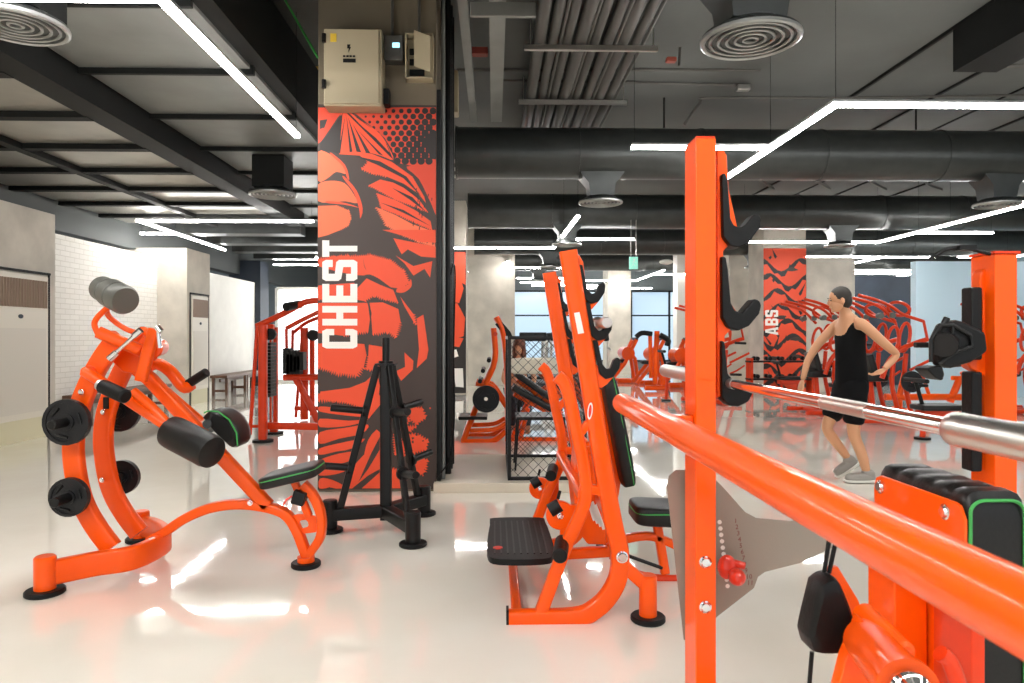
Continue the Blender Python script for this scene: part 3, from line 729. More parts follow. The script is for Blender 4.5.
# ------------------------------------------------------------------ LED light lines
LZ = 3.3
def led(label, *paths, z=LZ, w_=.055, wires=True):
    allp = [p for pa in paths for p in pa]
    c = V((sum(p[0] for p in allp) / len(allp), sum(p[1] for p in allp) / len(allp), z))
    t = thing('linear_light', label, 'light', c)
    for pa in paths:
        for a, b_ in zip(pa, pa[1:]):
            a3, b3 = V((a[0], a[1], z)), V((b_[0], b_[1], z)); d = (b3 - a3).normalized() * w_ / 2
            m = MB(); m.sweep([a3 - d, b3 + d], w_, .03, side=(b3 - a3).normalized().cross(V(ZV)), cr=.004); obj('light_tube', m, LED, t)
            m = MB(); u_ = V((0, 0, .028)); m.sweep([a3 - d + u_, b3 + d + u_], w_ + .006, .024, side=(b3 - a3).normalized().cross(V(ZV)), cr=.003)
            hs = obj('housing', m, LEDH, t)
            if wires:
                L = (b3 - a3).length; n_ = max(1, int(L / 2))
                for k in range(n_ + 1):
                    q = a3.lerp(b3, k / n_)
                    if q.x < -3.8: zt = 3.42
                    elif q.x < -1.95 and q.y < 24: zt = 3.65
                    else: zt = CEIL - .002
                    if zt > 4 and any(abs(q.y - yd) < .38 for yd in (4.25, 9.5, 13.9, 18.4, 22.9)): continue
                    m = MB(); m.cyl(q + u_, (q.x, q.y, zt), .0025, seg=5); obj('wire', m, DARK, hs)
led('bright light line bending beside the mural column, upper left', [(-5.2, 4.1), (-1.93, 4.1), (-1.92, 6.85)])
led('zigzag light line deep on the left above the bench', [(-3.1, 12), (-6.02, 12), (-6.1, 16.0)], [(-7.0 + .3, 13.5), (-6.06, 13.5)])
led('light line bending over the right half, upper right corner', [(8.5, 5.83), (2.88, 5.83), (2.86, 9.2)], [(1.45, 7.2), (2.87, 7.2)])
led('zigzag light line above the incline bench posts', [(-.97, 15.5), (1.32, 15.5), (1.37, 11.4)], [(1.36, 14.07), (2.8, 14.07)])
led('light line rising to the right edge beyond the tall post', [(5.2, 14.4), (8.0, 14.4), (7.9, 9.6)], [(8.0, 13.0), (9.4, 13.0)])
led('small bent light line right of the far mural column', [(-1.0, 21.3), (.3, 21.3), (.36, 18.4)], [(.33, 20), (2.2, 20)])
led('far light line above the orange machine row', [(2.4, 24.6), (5, 24.6), (5.05, 20.7)], [(5.03, 22), (6.6, 22)])
led('light line above the far ABS mural', [(7.1, 17.1), (9.6, 17.1), (10.9, 17.1)], [(9.6, 17.1), (9.65, 19)])
led('long light line running in front of the blue wall', [(13.4, 25.3), (12.6, 13.8)], [(12.7, 17), (11.5, 17)])
led('pair of short light lines over the dark wall', [(9.3, 20.5), (12.5, 20.5)], [(9.3, 21.6), (13, 21.6)])
led('light lines far back over the treadmills', [(1.5, 27), (4.5, 27)], [(1, 25.6), (3.2, 25.6)], [(3.3, 28.4), (6.4, 28.4)], [(.8, 23.6), (2.4, 23.6)])
led('light lines far back in front of the bright left window', [(-6, 19.3), (-4.7, 19.3)], [(-4.6, 21), (-4.4, 17.5)])
# unseen lines like the visible ones, added to light the near floor evenly
led('added unseen light line running behind the camera over the near floor', [(-4, .5), (3.5, .5), (3.5, -4)], [(-4, -2.5), (1, -2.5)])
led('added unseen light line behind the camera over the left floor', [(-3, 2.2), (-3, -5)], [(-1, .9), (-1, -5)])
led('added unseen light line over the near right machines', [(5.2, 2.0), (8.5, 2.0), (8.5, -3)])

# ================================================================== MACHINES
def pth(pts, Y, n=5, sm=True):
    q = [W(x, y, Y) for x, y in pts]
    return spline(q, n) if sm else q
def at(px, py, Y): return W(px, py, Y)
def foot(parent, x, y, h=.18, r=.05, m=ORANGE, rr=.095, gr=None):
    b = MB(); b.cyl((x, y, .02), (x, y, h), r, seg=24, ch=.008); f = obj('foot_post', b, m, parent)
    b = MB(); b.cyl((x, y, 0), (x, y, .028), rr, seg=32, ch=.006); obj('rubber_foot', b, BLACK, f)
def weight(center, r, label, group=None, thick=.035, axis=YV, m=PLATEB):
    c = V(center); a = V(axis).normalized()
    t = thing('weight_plate', label, 'weight plate', c, group)
    R = Matrix((a.orthogonal().normalized(), a.cross(a.orthogonal().normalized()), a)).transposed()
    b = MB(); n = 24
    for z0, z1, ro, ri in ((-thick / 2, thick / 2, r, r * .84), (-thick * .3, thick * .3, r * .86, r * .3), (-thick / 2, thick / 2, r * .36, .024)):
        # annulus; the middle web leaves three grip holes by being narrower where the plate is open
        O = [[V((ro_ * math.cos(q), ro_ * math.sin(q), z)) for q in [2 * PI * (j + .5) / n for j in range(n)]] for ro_, z in ((ri, z0), (ro, z0), (ro, z1), (ri, z1))]
        rings = [[b.bm.verts.new(c + R @ p) for p in o] for o in O]
        for k in range(4):
            A_, B_ = rings[k], rings[(k + 1) % 4]
            for j in range(n): b.face((A_[j], A_[(j + 1) % n], B_[(j + 1) % n], B_[j]))
    obj('plate_disc', b, m, t)
    for k in range(3):
        b = MB(); q = 2 * PI * k / 3 + .5; p = c + R @ V((r * .62 * math.cos(q), r * .62 * math.sin(q), 0))
        dirv = R @ V((-math.sin(q), math.cos(q), 0))
        b.sweep([p - dirv * r * .25 + a * thick * .4, p + dirv * r * .25 + a * thick * .4], r * .12, seg=8)
        b.sweep([p - dirv * r * .25 - a * thick * .4, p + dirv * r * .25 - a * thick * .4], r * .12, seg=8)
        obj('grip_rim', b, BSTEEL, t)
    return t
def bolt(parent, p, r=.012, axis=(0, -1, 0), m=CHROME):
    p = V(p); a = V(axis); b = MB(); b._rv(p - a * .004, p + a * .012, [(0, r * 1.3), (.006, r * 1.3), (.007, r), (.012, r * .8)], 12); obj('bolt', b, m, parent)

# ---------------------------------------------------------------- T-bar row (left foreground)
YM = 4.13
row = thing('chest_supported_row_machine', 'large orange lever row machine with black roller pad, left foreground', 'exercise machine', (-1.9, YM, 0))
FA = Zp(45, 594, 0); FB = Zp(141, 541, 0)
b = MB(); b.sweep(spline([(-2.36, 3.64, .095), (-2.18, 3.78, .10), (-2.03, 3.94, .115), (-1.97, YM, .125), (-2.03, 4.32, .115), (-2.18, 4.48, .10), (-2.33, 4.6, .095)]), .06, .13, side=ZV, cr=.012)
b2 = MB(); b2.sweep(spline([(FA.x, FA.y, .105), (FA.x + .17, FA.y + .14, .11), (-2.0, 3.92, .125), (-1.94, YM, .135), (-2.0, 4.32, .125), (FB.x + .15, FB.y - .12, .11), (FB.x, FB.y, .105)]), .13, .06, side=ZV, cr=.015)
b.bm.free(); obj('cross_foot', b2, ORANGE, row)
foot(row, FA.x, FA.y, .2, .052); foot(row, FB.x, FB.y, .2, .052)
NA = [(112, 548), (97, 528), (84, 505), (77, 480), (73.5, 450), (76, 422), (84, 396), (97, 368), (110, 348), (120, 337)]
for Y in (3.98, 4.28):
    q = []
    for x, y in NA: p = W(x, y, 3.98); q.append(V((p.x, Y, p.z)))
    b = MB(); b.sweep(spline(q), .06, .105, side=YV, cr=.014); obj('curved_upright', b, ORANGE, row)
# plate pegs and plates
for (px, py, r) in ((67, 422, .125), (69.5, 497, .105)):
    p = W(px, py, 3.86)
    for s_, (ya, yb) in ((-1, (3.96, 3.72)), (1, (4.30, 4.54))):
        b = MB(); b.cyl((p.x, ya, p.z), (p.x, yb, p.z), .026, ch=.005); b.cyl((p.x, ya, p.z), (p.x, ya + s_ * .02, p.z), .045); obj('plate_peg', b, BSTEEL, row)
        pl = 'upper' if py < 450 else 'lower'
        weight((p.x, 3.86 if s_ < 0 else 4.40, p.z), r, 'black weight plate on the %s %s peg of the left row machine' % (pl, 'near' if s_ < 0 else 'rear'), 'plates on the row machine')
p = W(106, 403, 4.24); b = MB(); b.box(p, (.03, .01, .07)); obj('warning_sticker', b, BLACK, row)
# main arch
b = MB(); b.sweep(pth([(150, 541), (168, 530), (186, 518), (210, 508), (236, 504), (262, 506), (284, 513), (296, 528), (307, 556)], YM), .07, .055, side=YV); obj('base_arch', b, ORANGE, row)
b = MB(); b.sweep(pth([(303, 484), (313, 495), (321, 514), (321, 535), (313, 549), (306, 558)], YM), .07, .05, side=YV); obj('front_bow', b, ORANGE, row)
# gusset with a hole: ring of quads
c0 = W(304, 524, YM); outer = [W(x, y, YM) for x, y in ((290, 517), (297, 514), (309, 514), (318, 517), (318, 526), (316, 532), (300, 534), (294, 526))]
b = MB()
for s_ in (-.006, .006):
    O_ = [b.bm.verts.new(p + V((0, s_, 0))) for p in outer]; I_ = []
    for p in outer: d = (p - c0).normalized() * .028; I_.append(b.bm.verts.new(c0 + d + V((0, s_, 0))))
    for j in range(8): b.face((O_[j], O_[(j + 1) % 8], I_[(j + 1) % 8], I_[j]))
    if s_ < 0: Os, Is = O_, I_
    else:
        for j in range(8): b.face((Os[j], Os[(j + 1) % 8], O_[(j + 1) % 8], O_[j])); b.face((Is[j], Is[(j + 1) % 8], I_[(j + 1) % 8], I_[j]))
obj('gusset_plate', b, ORANGE, row)
p = W(306, 560, YM); b = MB(); b.cyl((p.x, YM, 0), (p.x, YM, .03), .085, seg=32, ch=.006); obj('rubber_foot', b, BLACK, row)
b = MB(); b.cyl((p.x, YM, .028), (p.x, YM, .06), .05); obj('foot_post', b, ORANGE, row)
# long beam from head to base arch
b = MB(); b.sweep([W(134, 366, YM), W(150, 379, YM), W(268, 506, YM)], .07, .075, side=YV, cr=.014); obj('incline_beam', b, ORANGE, row)
# seat
def tiltR(ax, ang): return Matrix.Rotation(ang, 3, ax)
a, c = W(268, 480, YM), W(318, 468, YM)
mid = (a + c) / 2; ang = math.atan2(c.z - a.z, c.x - a.x)
b = MB(); b.pad(mid, (.34, .30, .075), tiltR('Y', -ang)); st = obj('seat', b, LEATHER, row)
b = MB(); R_ = tiltR('Y', -ang); b.sweep([mid + R_ @ V((.168 * math.copysign(abs(math.cos(q)) ** .35, math.cos(q)), .148 * math.copysign(abs(math.sin(q)) ** .35, math.sin(q)), .012)) for q in [2 * PI * j / 40 for j in range(41)]], .009, seg=6); obj('piping', b, GREEN, st)
b = MB(); b.sweep([W(293, 478, YM), W(301, 497, YM), W(309, 516, YM)], .05, .04, side=YV); obj('seat_post', b, ORANGE, row)
b = MB(); b.box(W(300, 497, YM - .02), (.075, .09, .08), tiltR('Y', .3)); sp = obj('adjuster_sleeve', b, BSTEEL, row, bevel=.008)
b = MB(); b.sweep([W(292, 496, YM - .06), W(286, 500, YM - .07), W(283, 506, YM - .07)], .012, seg=8); obj('pull_pin', b, BRED, sp)
# near roller pad and its arm, far chest pad and its arm
YN, YF2 = 3.9, 4.36
e0, e1 = W(176, 434, YN + .02), W(211, 452, YN - .1)
d = (e1 - e0).normalized()
b = MB(); b._rv(e0 - d * .05, e1 + d * .02, [(0, .07), (.01, .088), (.04, .092), ((e1 - e0).length + .03, .092), ((e1 - e0).length + .06, .086), ((e1 - e0).length + .07, .06)], 32); rp = obj('roller_pad', b, LEATHER, row)
b = MB(); b.sweep(pth([(84, 371), (100, 381), (128, 400), (170, 428)], YN, 5), .06, seg=16); b.sweep([W(86, 372, YN), W(104, 366, YM)], .06, seg=16); obj('lever_arm', b, ORANGE, row)
b = MB(); b.sweep([W(133, 391, YN), W(150, 405, YN), W(170, 426, YN)], .05, seg=14); obj('arm_brace', b, ORANGE, row)
g0, g1 = W(102, 386, YN - .12), W(126, 397, YN - .2)
b = MB(); b.cyl(g0, g1, .038, ch=.008); gr = obj('hand_grip', b, BLACK, row); d = (g1 - g0).normalized(); b = MB(); b.cyl(g0 - d * .02, g0, .03); obj('grip_cap', b, STEEL, gr, label='silver grip cap')
b = MB(); b.sweep([W(98, 381, YN), g0 + V((0, .02, 0)), g0.lerp(g1, .3)], .03, seg=12); obj('grip_rod', b, ORANGE, row)
b = MB(); b.sweep(pth([(138, 372), (156, 364), (170, 371), (184, 387), (192, 384)], YF2, 6), .075, .07, side=YV, cr=.03); obj('lever_arm', b, ORANGE, row)
g0, g1 = W(188, 384, YF2), W(207, 372, YF2 - .05); b = MB(); b.cyl(g0, g1, .028, ch=.006); obj('hand_grip', b, BLACK, row)
b = MB(); b.sweep([W(150, 376, YF2), W(202, 421, YF2)], .045, seg=14); obj('arm_brace', b, ORANGE, row)
# chest pad: half-moon cushion
oc = W(226, 430, 4.25); q = [W(x, y, 4.12) for x, y in ((200, 417), (207, 411), (218, 412), (229, 420), (236, 433), (237, 445), (231, 449), (221, 441), (209, 429))]
b = MB(); rings = []
for k, (sc_, dy) in enumerate(((.72, 0), (.93, .02), (1, .06), (1, .2), (.93, .25), (.72, .27))):
    cc = sum(q, V((0, 0, 0))) / len(q); rings.append([cc + (p - cc) * sc_ + V((0, dy, 0)) for p in spline(q + [q[0]], 3)[:-1]])
b.rings(rings); cp = obj('chest_pad', b, LEATHER, row)
b = MB(); b.sweep([W(x, y, 4.125) for x, y in ((204, 413), (208, 411), (218, 411.5), (229, 419.5), (236.5, 433), (237.5, 446))], .009, seg=6); obj('piping', b, GREEN, cp)
b = MB(); b.cyl(W(207, 424, 4.1), W(212, 428, 4.3), .025); obj('pad_mount', b, BSTEEL, row)
# head block
YF0 = 3.9
b = MB(); b.sweep([W(98, 332, YF0), W(137, 349, YF0 + .06), W(152, 356, YM)], .068, seg=20); obj('pivot_tube', b, ORANGE, row)
b = MB(); b.prism([W(x, y, YM - .05) for x, y in ((122, 344), (146, 346), (148, 352), (139, 374), (122, 372), (112, 362))], (0, .1, 0)); obj('head_plate', b, ORANGE, row, bevel=.008)
b = MB(); b.sweep([W(155, 329, 3.95), W(148, 352, 3.95), W(141, 381, 3.95)], .05, .06, side=YV); obj('head_strut', b, ORANGE, row)
b = MB(); b.cyl(W(153, 349, YM - .12), W(160, 347, YM + .12), .05, ch=.006); obj('pivot_bearing', b, ORANGE, row)
b = MB(); YK = 3.84; b.cyl(W(110, 358, YK), W(139, 332, YK), .011); b.cyl(W(109, 359, YK), W(117, 352, YK), .018); b.cyl(W(134, 336, YK), W(141, 330, YK), .018); obj('link_rod', b, CHROME, row, label='chrome link rod')
b = MB(); b.cyl(W(158, 329, YK), W(160, 348, YK), .011); b.cyl(W(157, 327, YK), W(161, 332, YK), .018); obj('link_rod', b, CHROME, row, label='short chrome link rod')
b = MB(); b.sweep(pth([(128, 352), (134, 340), (142, 331), (150, 335), (155, 345)], YM - .03), .05, seg=14); obj('yoke', b, ORANGE, row)
b = MB(); b.sweep(pth([(98, 334), (94.5, 325), (97, 318), (106, 309), (112, 304)], YM - .02, 5), .032, seg=14); b.sweep(pth([(108, 303), (107, 313), (114, 321), (126, 329), (137, 333)], YM + .08, 5), .032, seg=14); obj('counterweight_fork', b, ORANGE, row)
# counterweight drums
c0, c1 = W(103, 289, YM + .05), W(126, 301, YM - .12); d = (c1 - c0).normalized(); L = (c1 - c0).length
b = MB(); b._rv(c0 - d * .02, c1, [(0, .062), (.01, .074), (L * .3, .076), (L * .33, .066), (L * .38, .066), (L * .41, .084), (L * .68, .084), (L * .71, .072), (L * .74, .084), (L * .98, .084), (L * 1.06, .074)], 36); obj('counterweight', b, GREYW, row, label='grey round counterweights')
for px, py, Y in ((81, 392, 3.93), (102, 480, 4.22), (103, 412, 4.22), (250, 503, YM - .04)): bolt(row, W(px, py, Y), .012)

# ---------------------------------------------------------------- plate tree
tree = thing('plate_rack', 'black A-frame plate tree standing before the CHEST mural', 'weight rack', (-.73, 4.9, 0))
C0 = W(386, 519, 4.95); C0 = V((C0.x, 4.95, .12))
feet = [V((W(413, 545, 4.52).x, 4.52, 0)), V((W(330, 530, 4.86).x, 4.86, 0)), V((W(424, 515, 5.3).x, 5.3, 0))]
b = MB(); b.sweep([(C0.x, C0.y, .06), (C0.x, C0.y, 1.16)], .075, .075, side=XV, cr=.008); obj('centre_post', b, BSTEEL, tree)
b = MB(); b.cyl((C0.x, C0.y, 1.16), (C0.x, C0.y, 1.34), .026, ch=.004); b.cyl((C0.x, C0.y, 1.155), (C0.x, C0.y, 1.175), .05); obj('top_peg', b, BSTEEL, tree)
b = MB(); b.box((C0.x, C0.y, 1.15), (.14, .12, .015)); obj('cap_plate', b, BSTEEL, tree)
for k, f in enumerate(feet):
    d = (V((f.x, f.y, 0)) - V((C0.x, C0.y, 0))); L = d.length; d.normalize()
    b = MB(); b.sweep([V((C0.x, C0.y, .12)), V((f.x, f.y, .12)) ], .08, .09, side=ZV, cr=.008); lg = obj('leg', b, BSTEEL, tree)
    b = MB(); b.cyl((f.x, f.y, .02), (f.x, f.y, .22), .05, ch=.006); obj('foot_post', b, BSTEEL, lg)
    b = MB(); b.cyl((f.x, f.y, 0), (f.x, f.y, .025), .09, seg=28, ch=.006); obj('rubber_foot', b, BLACK, lg)
    top = V((C0.x, C0.y, 1.14)) + d * .06; bot = V((C0.x, C0.y, .16)) + d * (L * .82)
    b = MB(); b.sweep([top, bot], .035, .05, side=V((-d.y, d.x, 0)), cr=.006); obj('slanted_brace', b, BSTEEL, tree)
    for h in (.32, .72):
        q = top.lerp(bot, h); out = (d + V((0, 0, .12))).normalized()
        b = MB(); b.cyl(q, q + out * .24, .025, ch=.005); b.cyl(q, q + out * .02, .045); obj('plate_peg', b, BSTEEL, tree)

# ---------------------------------------------------------------- incline bench, centre
YN, YFa, YC = 3.3, 4.43, 3.87
ib = thing('olympic_incline_bench', 'orange incline bench with tall hooked posts and a black spotter platform, centre', 'weight bench', (.55, YC, 0))
def both(name, pts, w_, h_=None, m=ORANGE, parent=ib, sm=True, dy=0, n=5):
    out = []
    for Y in (YN, YFa):
        q = []
        for x, y in pts: p = W(x, y, YN); q.append(V((p.x, Y + (dy if Y == YN else -dy), p.z)))
        b = MB(); b.sweep(spline(q, n) if sm and len(q) > 2 else q, w_, h_, side=YV if h_ else None); out.append(obj(name, b, m, parent))
    return out
posts = both('hooked_post', [(568, 251), (584, 350), (600, 450), (613, 522), (619, 548), (619, 572), (611, 592), (596, 608), (574, 617), (507, 619)], .06, .085)
both('rear_strut', [(541, 612), (565, 548), (582, 510), (586, 488), (583, 462), (576, 430), (570, 400), (564, 383), (557, 376)], .055, .06)
both('curved_brace', [(586, 489), (600, 491), (612, 503), (617, 530)], .05, .045)
both('upper_link', [(575, 440), (584, 428), (592, 420)], .045, .04)
for Y in (YN, YFa):
    # hooks: orange carrier strip with black J liners
    for (x0_, y0_) in ((587, 310), (594, 355), (578, 265)):
        pass
def shp(pts, Y): return [W(x, y, YN) * 1 for x, y in pts]
def jhook(parent, pts, Y, yref, th, m, name, dz=(0, 0)):
    q = []
    for x, y in pts: p = W(x + dz[0], y + dz[1], yref); q.append(V((p.x, Y - th / 2, p.z)))
    b = MB(); b.prism(q, (0, th, 0)); return obj(name, b, m, parent, bevel=min(.006, th * .2))
J1 = [(578, 263), (583, 262), (589, 292), (594, 295), (602, 288), (603, 280), (598, 278), (610, 281), (611, 289), (601, 303), (590, 305), (585, 299)]
J1 = [(577, 264), (582, 264), (587, 288), (591, 293), (595, 292), (598, 284), (602, 281), (605, 284), (604, 292), (598, 301), (590, 303), (584, 298)]
for Y in (YN, YFa):
    cs = [(572, 255), (578, 258), (582, 266), (604, 299), (590, 306), (602, 336), (596, 346), (612, 372), (598, 380), (590, 372)]
    q = []
    for k, (dx, dy) in enumerate(((0, 0), (7, 37), (15, 75))):
        hk = jhook(ib, [(575 + dx, 284 + dy), (584 + dx, 292 + dy), (592 + dx, 302 + dy), (599 + dx, 301 + dy), (592 + dx, 309 + dy), (586 + dx, 313 + dy), (580 + dx, 312 + dy)], Y, YN, .02, ORANGE, 'hook_carrier')
        jhook(ib, J1, Y, YN, .045, BLACK, 'bar_hook', (dx, dy + 1))
    jhook(ib, [(570, 253), (579, 255), (583, 262), (597, 372), (592, 373)], Y, YN, .02, ORANGE, 'hook_carrier')
# top cap, stickers
for k, Y in enumerate((YN - .031,)):
    q = [W(x, y, Y) for x, y in ((574, 313), (579.5, 312), (584, 333), (578, 334))]; b = MB().use(WHITE); b.prism(q, (0, -.001, 0)); obj('label_sticker', b, None, ib)
    c = W(590, 411, Y); b = MB().use(WHITE); b.prism([c + V((.012 * math.cos(q_) + .004 * math.sin(q_), 0, .04 * math.sin(q_))) for q_ in [2 * PI * j / 20 for j in range(20)]], (0, -.001, 0))
    b.use(BRED); b.prism([c + V((.007 * math.cos(q_) + .004 * math.sin(q_) * .7, -.0012, .03 * math.sin(q_))) for q_ in [2 * PI * j / 20 for j in range(20)]], (0, -.0008, 0)); obj('oval_badge', b, None, ib)
# backrest, its plate and carriers
pt, pb = V((.615, YC, 1.14)), V((.735, YC, .53)); dr = (pb - pt).normalized(); nr = V((-dr.z, 0, dr.x))
R_ = Matrix((nr, V(YV), -dr)).transposed()
b = MB(); b.pad((pt + pb) / 2 + nr * -.0, (.085, .31, (pb - pt).length), R_); bk = obj('backrest', b, LEATHER, ib)
cc = (pt + pb) / 2 - nr * .0; hl = (pb - pt).length / 2 - .004
b = MB(); b.sweep([cc + R_ @ V((.02, .15 * math.copysign(abs(math.cos(q)) ** .3, math.cos(q)), hl * math.copysign(abs(math.sin(q)) ** .3, math.sin(q)))) for q in [2 * PI * j / 48 for j in range(49)]], .009, seg=6); obj('piping', b, GREEN, bk)
sgn = -1 if nr.x > 0 else 1
back = nr * (-.06 if nr.x > 0 else .06)
b = MB(); b.sweep([pt + back + dr * .08, pb + back - dr * .02, V((.62, YC, .22))], .08, .05, side=YV); obj('back_spine', b, ORANGE, ib)
b = MB(); q = [W(x, y, 3.75) for x, y in ((578, 445), (590, 441), (596, 470), (606, 520), (606, 545), (588, 545), (577, 530), (573, 490))]; b.prism(q, (0, .24, 0)); obj('back_shroud', b, ORANGE, ib, bevel=.012)
m_ = MB().use(WHITE)
for k in range(4):
    q = [W(x + k * 3.2, y + k * 3, 3.748) for x, y in ((585, 496), (587, 495), (596, 520), (593, 521))]; m_.prism(q, (0, -.001, 0))
obj('shroud_logo', m_, None, ib, label='white stripes on the orange shroud')
b = MB(); b.cyl(W(576, 452, 3.62), W(603, 449, 3.62), .024); o_ = obj('adjuster_tube', b, ORANGE, ib); b = MB(); b.cyl(W(594, 449, 3.6), W(602, 449, 3.6), .03); obj('collar', b, BSTEEL, o_)
# cross tubes tying the two frames
for (px, py) in ((517, 617), (614, 520), (583, 495)):
    p = W(px, py, YN); b = MB(); b.sweep([(p.x, YN, p.z), (p.x, YFa, p.z)], .05, .05, side=XV); obj('cross_tube', b, ORANGE, ib)
b = MB(); b.sweep([W(528, 556, YC), W(612, 551, YC)], .06, .055, side=YV); obj('platform_beam', b, ORANGE, ib)
# spotter platform
z = .26; pl = [(-.03, 3.5), (-.035, 3.75), (-.02, 4.1), (.0, 4.2), (.27, 4.2), (.3, 4.1), (.31, 3.75), (.30, 3.5), (.24, 3.42), (.03, 3.42)]
b = MB(); b.prism([V((x, y, z)) for x, y in smooth2(pl, 3)], (0, 0, -.03)); fp = obj('spotter_platform', b, BLACK, ib, label='black ribbed spotter platform')
b = MB()
for k in range(9): x = .0 + k * .033; b.slab((x, 3.5, z), (x + .008, 4.12, z + .003))
obj('tread_rib', b, BSTEEL, fp)
b = MB(); b.use(BRED); b._rv((.02, 3.6, z), (.02, 3.6, z + .004), [(0, .025), (.004, .025)], 16); obj('badge', b, None, fp)
# plate pegs with brackets
for (px, py, Y, s_) in ((557, 545, 3.28, -1), (560, 515, 3.45, -1), (549, 470, 4.3, -1), (540, 488, 4.5, -1)):
    p = W(px, py, Y); big = px in (557, 549)
    if big:
        b = MB(); b.cyl(p + V((.0, -.14, -.01)), p + V((.03, .06, 0)), .034 if px == 557 else .033, ch=.006); obj('plate_peg', b, BLACK, ib)
    else:
        b = MB(); b.cyl(p + V((0, -.02, 0)), p + V((0, .02, 0)), .07, seg=24, ch=.005); b.slab((p.x, p.y - .015, p.z - .1), (p.x + .12, p.y + .015, p.z + .05)); br_ = obj('peg_bracket', b, ORANGE, ib)
        b = MB(); b.cyl(p + V((-.05, 0, .02)), p + V((-.0, .0, .05)), .035); b.cyl(p + V((-.01, 0, .08)), p + V((0, 0, .12)), .008); obj('lock_knob', b, BLACK, br_)
        bolt(br_, p + V((0, -.02, 0)), .012)
# seat and front base
b = MB(); sc_ = W(661, 512, YC); b.pad(sc_, (.33, .3, .11), tiltR('Y', .05)); se = obj('seat', b, LEATHER, ib)
b = MB(); b.sweep([sc_ + V((.162 * math.copysign(abs(math.cos(q)) ** .35, math.cos(q)), .148 * math.copysign(abs(math.sin(q)) ** .35, math.sin(q)), .022)) for q in [2 * PI * j / 40 for j in range(41)]], .009, seg=6); obj('piping', b, GREEN, se)
b = MB(); b.sweep([W(657, 524, YC), W(665, 573, YC)], .05, .05, side=YV); obj('seat_post', b, ORANGE, ib)
b = MB(); b.sweep(pth([(608, 548), (625, 539), (650, 536), (675, 545), (700, 560)], YC), .05, .045, side=YV); obj('seat_arch', b, ORANGE, ib)
b = MB(); b.sweep(pth([(612, 556), (628, 570), (655, 578), (690, 578), (706, 570)], YC - .02), .045, seg=14); obj('base_loop', b, RED, ib)
b = MB(); b.sweep([W(612, 550, 3.8), W(662, 568, 3.85)], .02, seg=8); obj('gas_strut', b, BSTEEL, ib)
for Y in (YN, YFa):
    fx = W(648, 622, YN).x
    b = MB(); b.sweep([(W(622, 566, YN).x, Y, .27), (fx, Y, .16)], .05, .06, side=YV); obj('foot_strut', b, ORANGE, ib)
    foot(ib, fx, Y, .22, .042, rr=.082)
    bolt(ib, W(621, 555, YN) + V((0, (Y - YN) - .032, 0)), .022)
b = MB(); p = W(508, 619, YN - .031); b.box(p + V((-.002, .03, 0)), (.012, .06, .08)); obj('end_cap', b, BLACK, ib)

# barbell on the incline bench
def barbell(p0, p1, sl, label, name='barbell', fl=.034):
    """bar between the collars p0 and p1 (vectors), sleeves of length sl outward"""
    p0, p1 = V(p0), V(p1); d = (p1 - p0).normalized()
    t = thing(name, label, 'barbell', (p0 + p1) / 2)
    b = MB(); b.cyl(p0, p1, .014, seg=24); sh = obj('shaft', b, CHROME, t)
    L = (p1 - p0).length
    for f0, f1 in ((.17, .3), (.7, .83)): b = MB(); b.cyl(p0 + d * L * f0, p0 + d * L * f1, .0146, seg=24); obj('knurling', b, STEEL, sh)
    for q, s_ in ((p0, -1), (p1, 1)):
        b = MB(); L = sl
        a0 = q; a1 = q + d * s_ * L
        b._rv(a0, a1, [(0, fl - .004), (.006, fl), (.022, fl), (.028, .025), (L - .006, .025), (L, .022)], 28); obj('sleeve', b, STEEL, t)
    return t
z_ = 1.41; x_ = .503
barbell((x_, 3.40, z_), (x_, 4.6, z_ ), .3, 'barbell resting on the middle hooks of the centre incline bench')

# ---------------------------------------------------------------- rack with tall post (right foreground)
rk = thing('power_rack', 'orange rack with tall square post, black J hooks and long round spotter bar', 'rack', (.62, 1.9, 0))
PX0, PX1, PY0, PY1 = .58, .64, 2.0, 2.115
b = MB(); b.slab((PX0, PY0, 0), (PX1, PY1, 1.92)); po = obj('tall_post', b, ORANGE, rk, bevel=.004)
b = MB(); b.slab((PX0 + .003, PY0 + .003, 1.92), (PX1 - .003, PY1 - .003, 1.926)); obj('end_cap', b, RED, po)
b = MB(); b.sweep([(.61, -.6, .06), (.61, 2.35, .06)], .08, .08, side=XV); obj('base_tube', b, ORANGE, rk)
YH = 2.06
q = [W(x, y, YH) for x, y in ((716, 152), (722, 150), (726, 156), (728, 190), (738, 234), (722, 252), (728, 300), (740, 318), (724, 336), (722, 395), (716, 398))]
b = MB(); b.prism([V((p.x, YH - .01, p.z)) for p in q], (0, .02, 0)); obj('hook_carrier', b, ORANGE, rk, bevel=.004)
H1 = [(718.5, 176), (722, 175), (725, 183), (727.5, 220), (731, 227), (737, 229), (742, 226), (750, 216), (755, 216), (758, 221), (757, 228), (745, 245), (735, 249), (727, 247), (720, 238)]
for dy, s_ in ((0, 1), (83, 1), (159, .97)):
    q = [W(x, y + dy, YH) for x, y in H1]
    if dy == 159: q = [W(x, y, YH) for x, y in ((718.5, 340), (722, 342), (725, 374), (731, 380), (740, 386), (750, 392), (745, 401), (735, 406), (726, 405), (719, 398))]
    if dy == 83: q = [W(x, y, YH) for x, y in ((718.5, 257), (723, 258), (725, 270), (728, 303), (732, 311), (739, 313), (751, 299), (756, 301), (758, 306), (756, 314), (746, 326), (735, 331), (725, 328), (719, 318))]
    if dy == 0: q = [W(x, y, YH) for x, y in H1]
    b = MB(); b.prism([V((p.x, YH - .03, p.z)) for p in q], (0, .06, 0)); obj('bar_hook', b, BLACK, rk, bevel=.006)
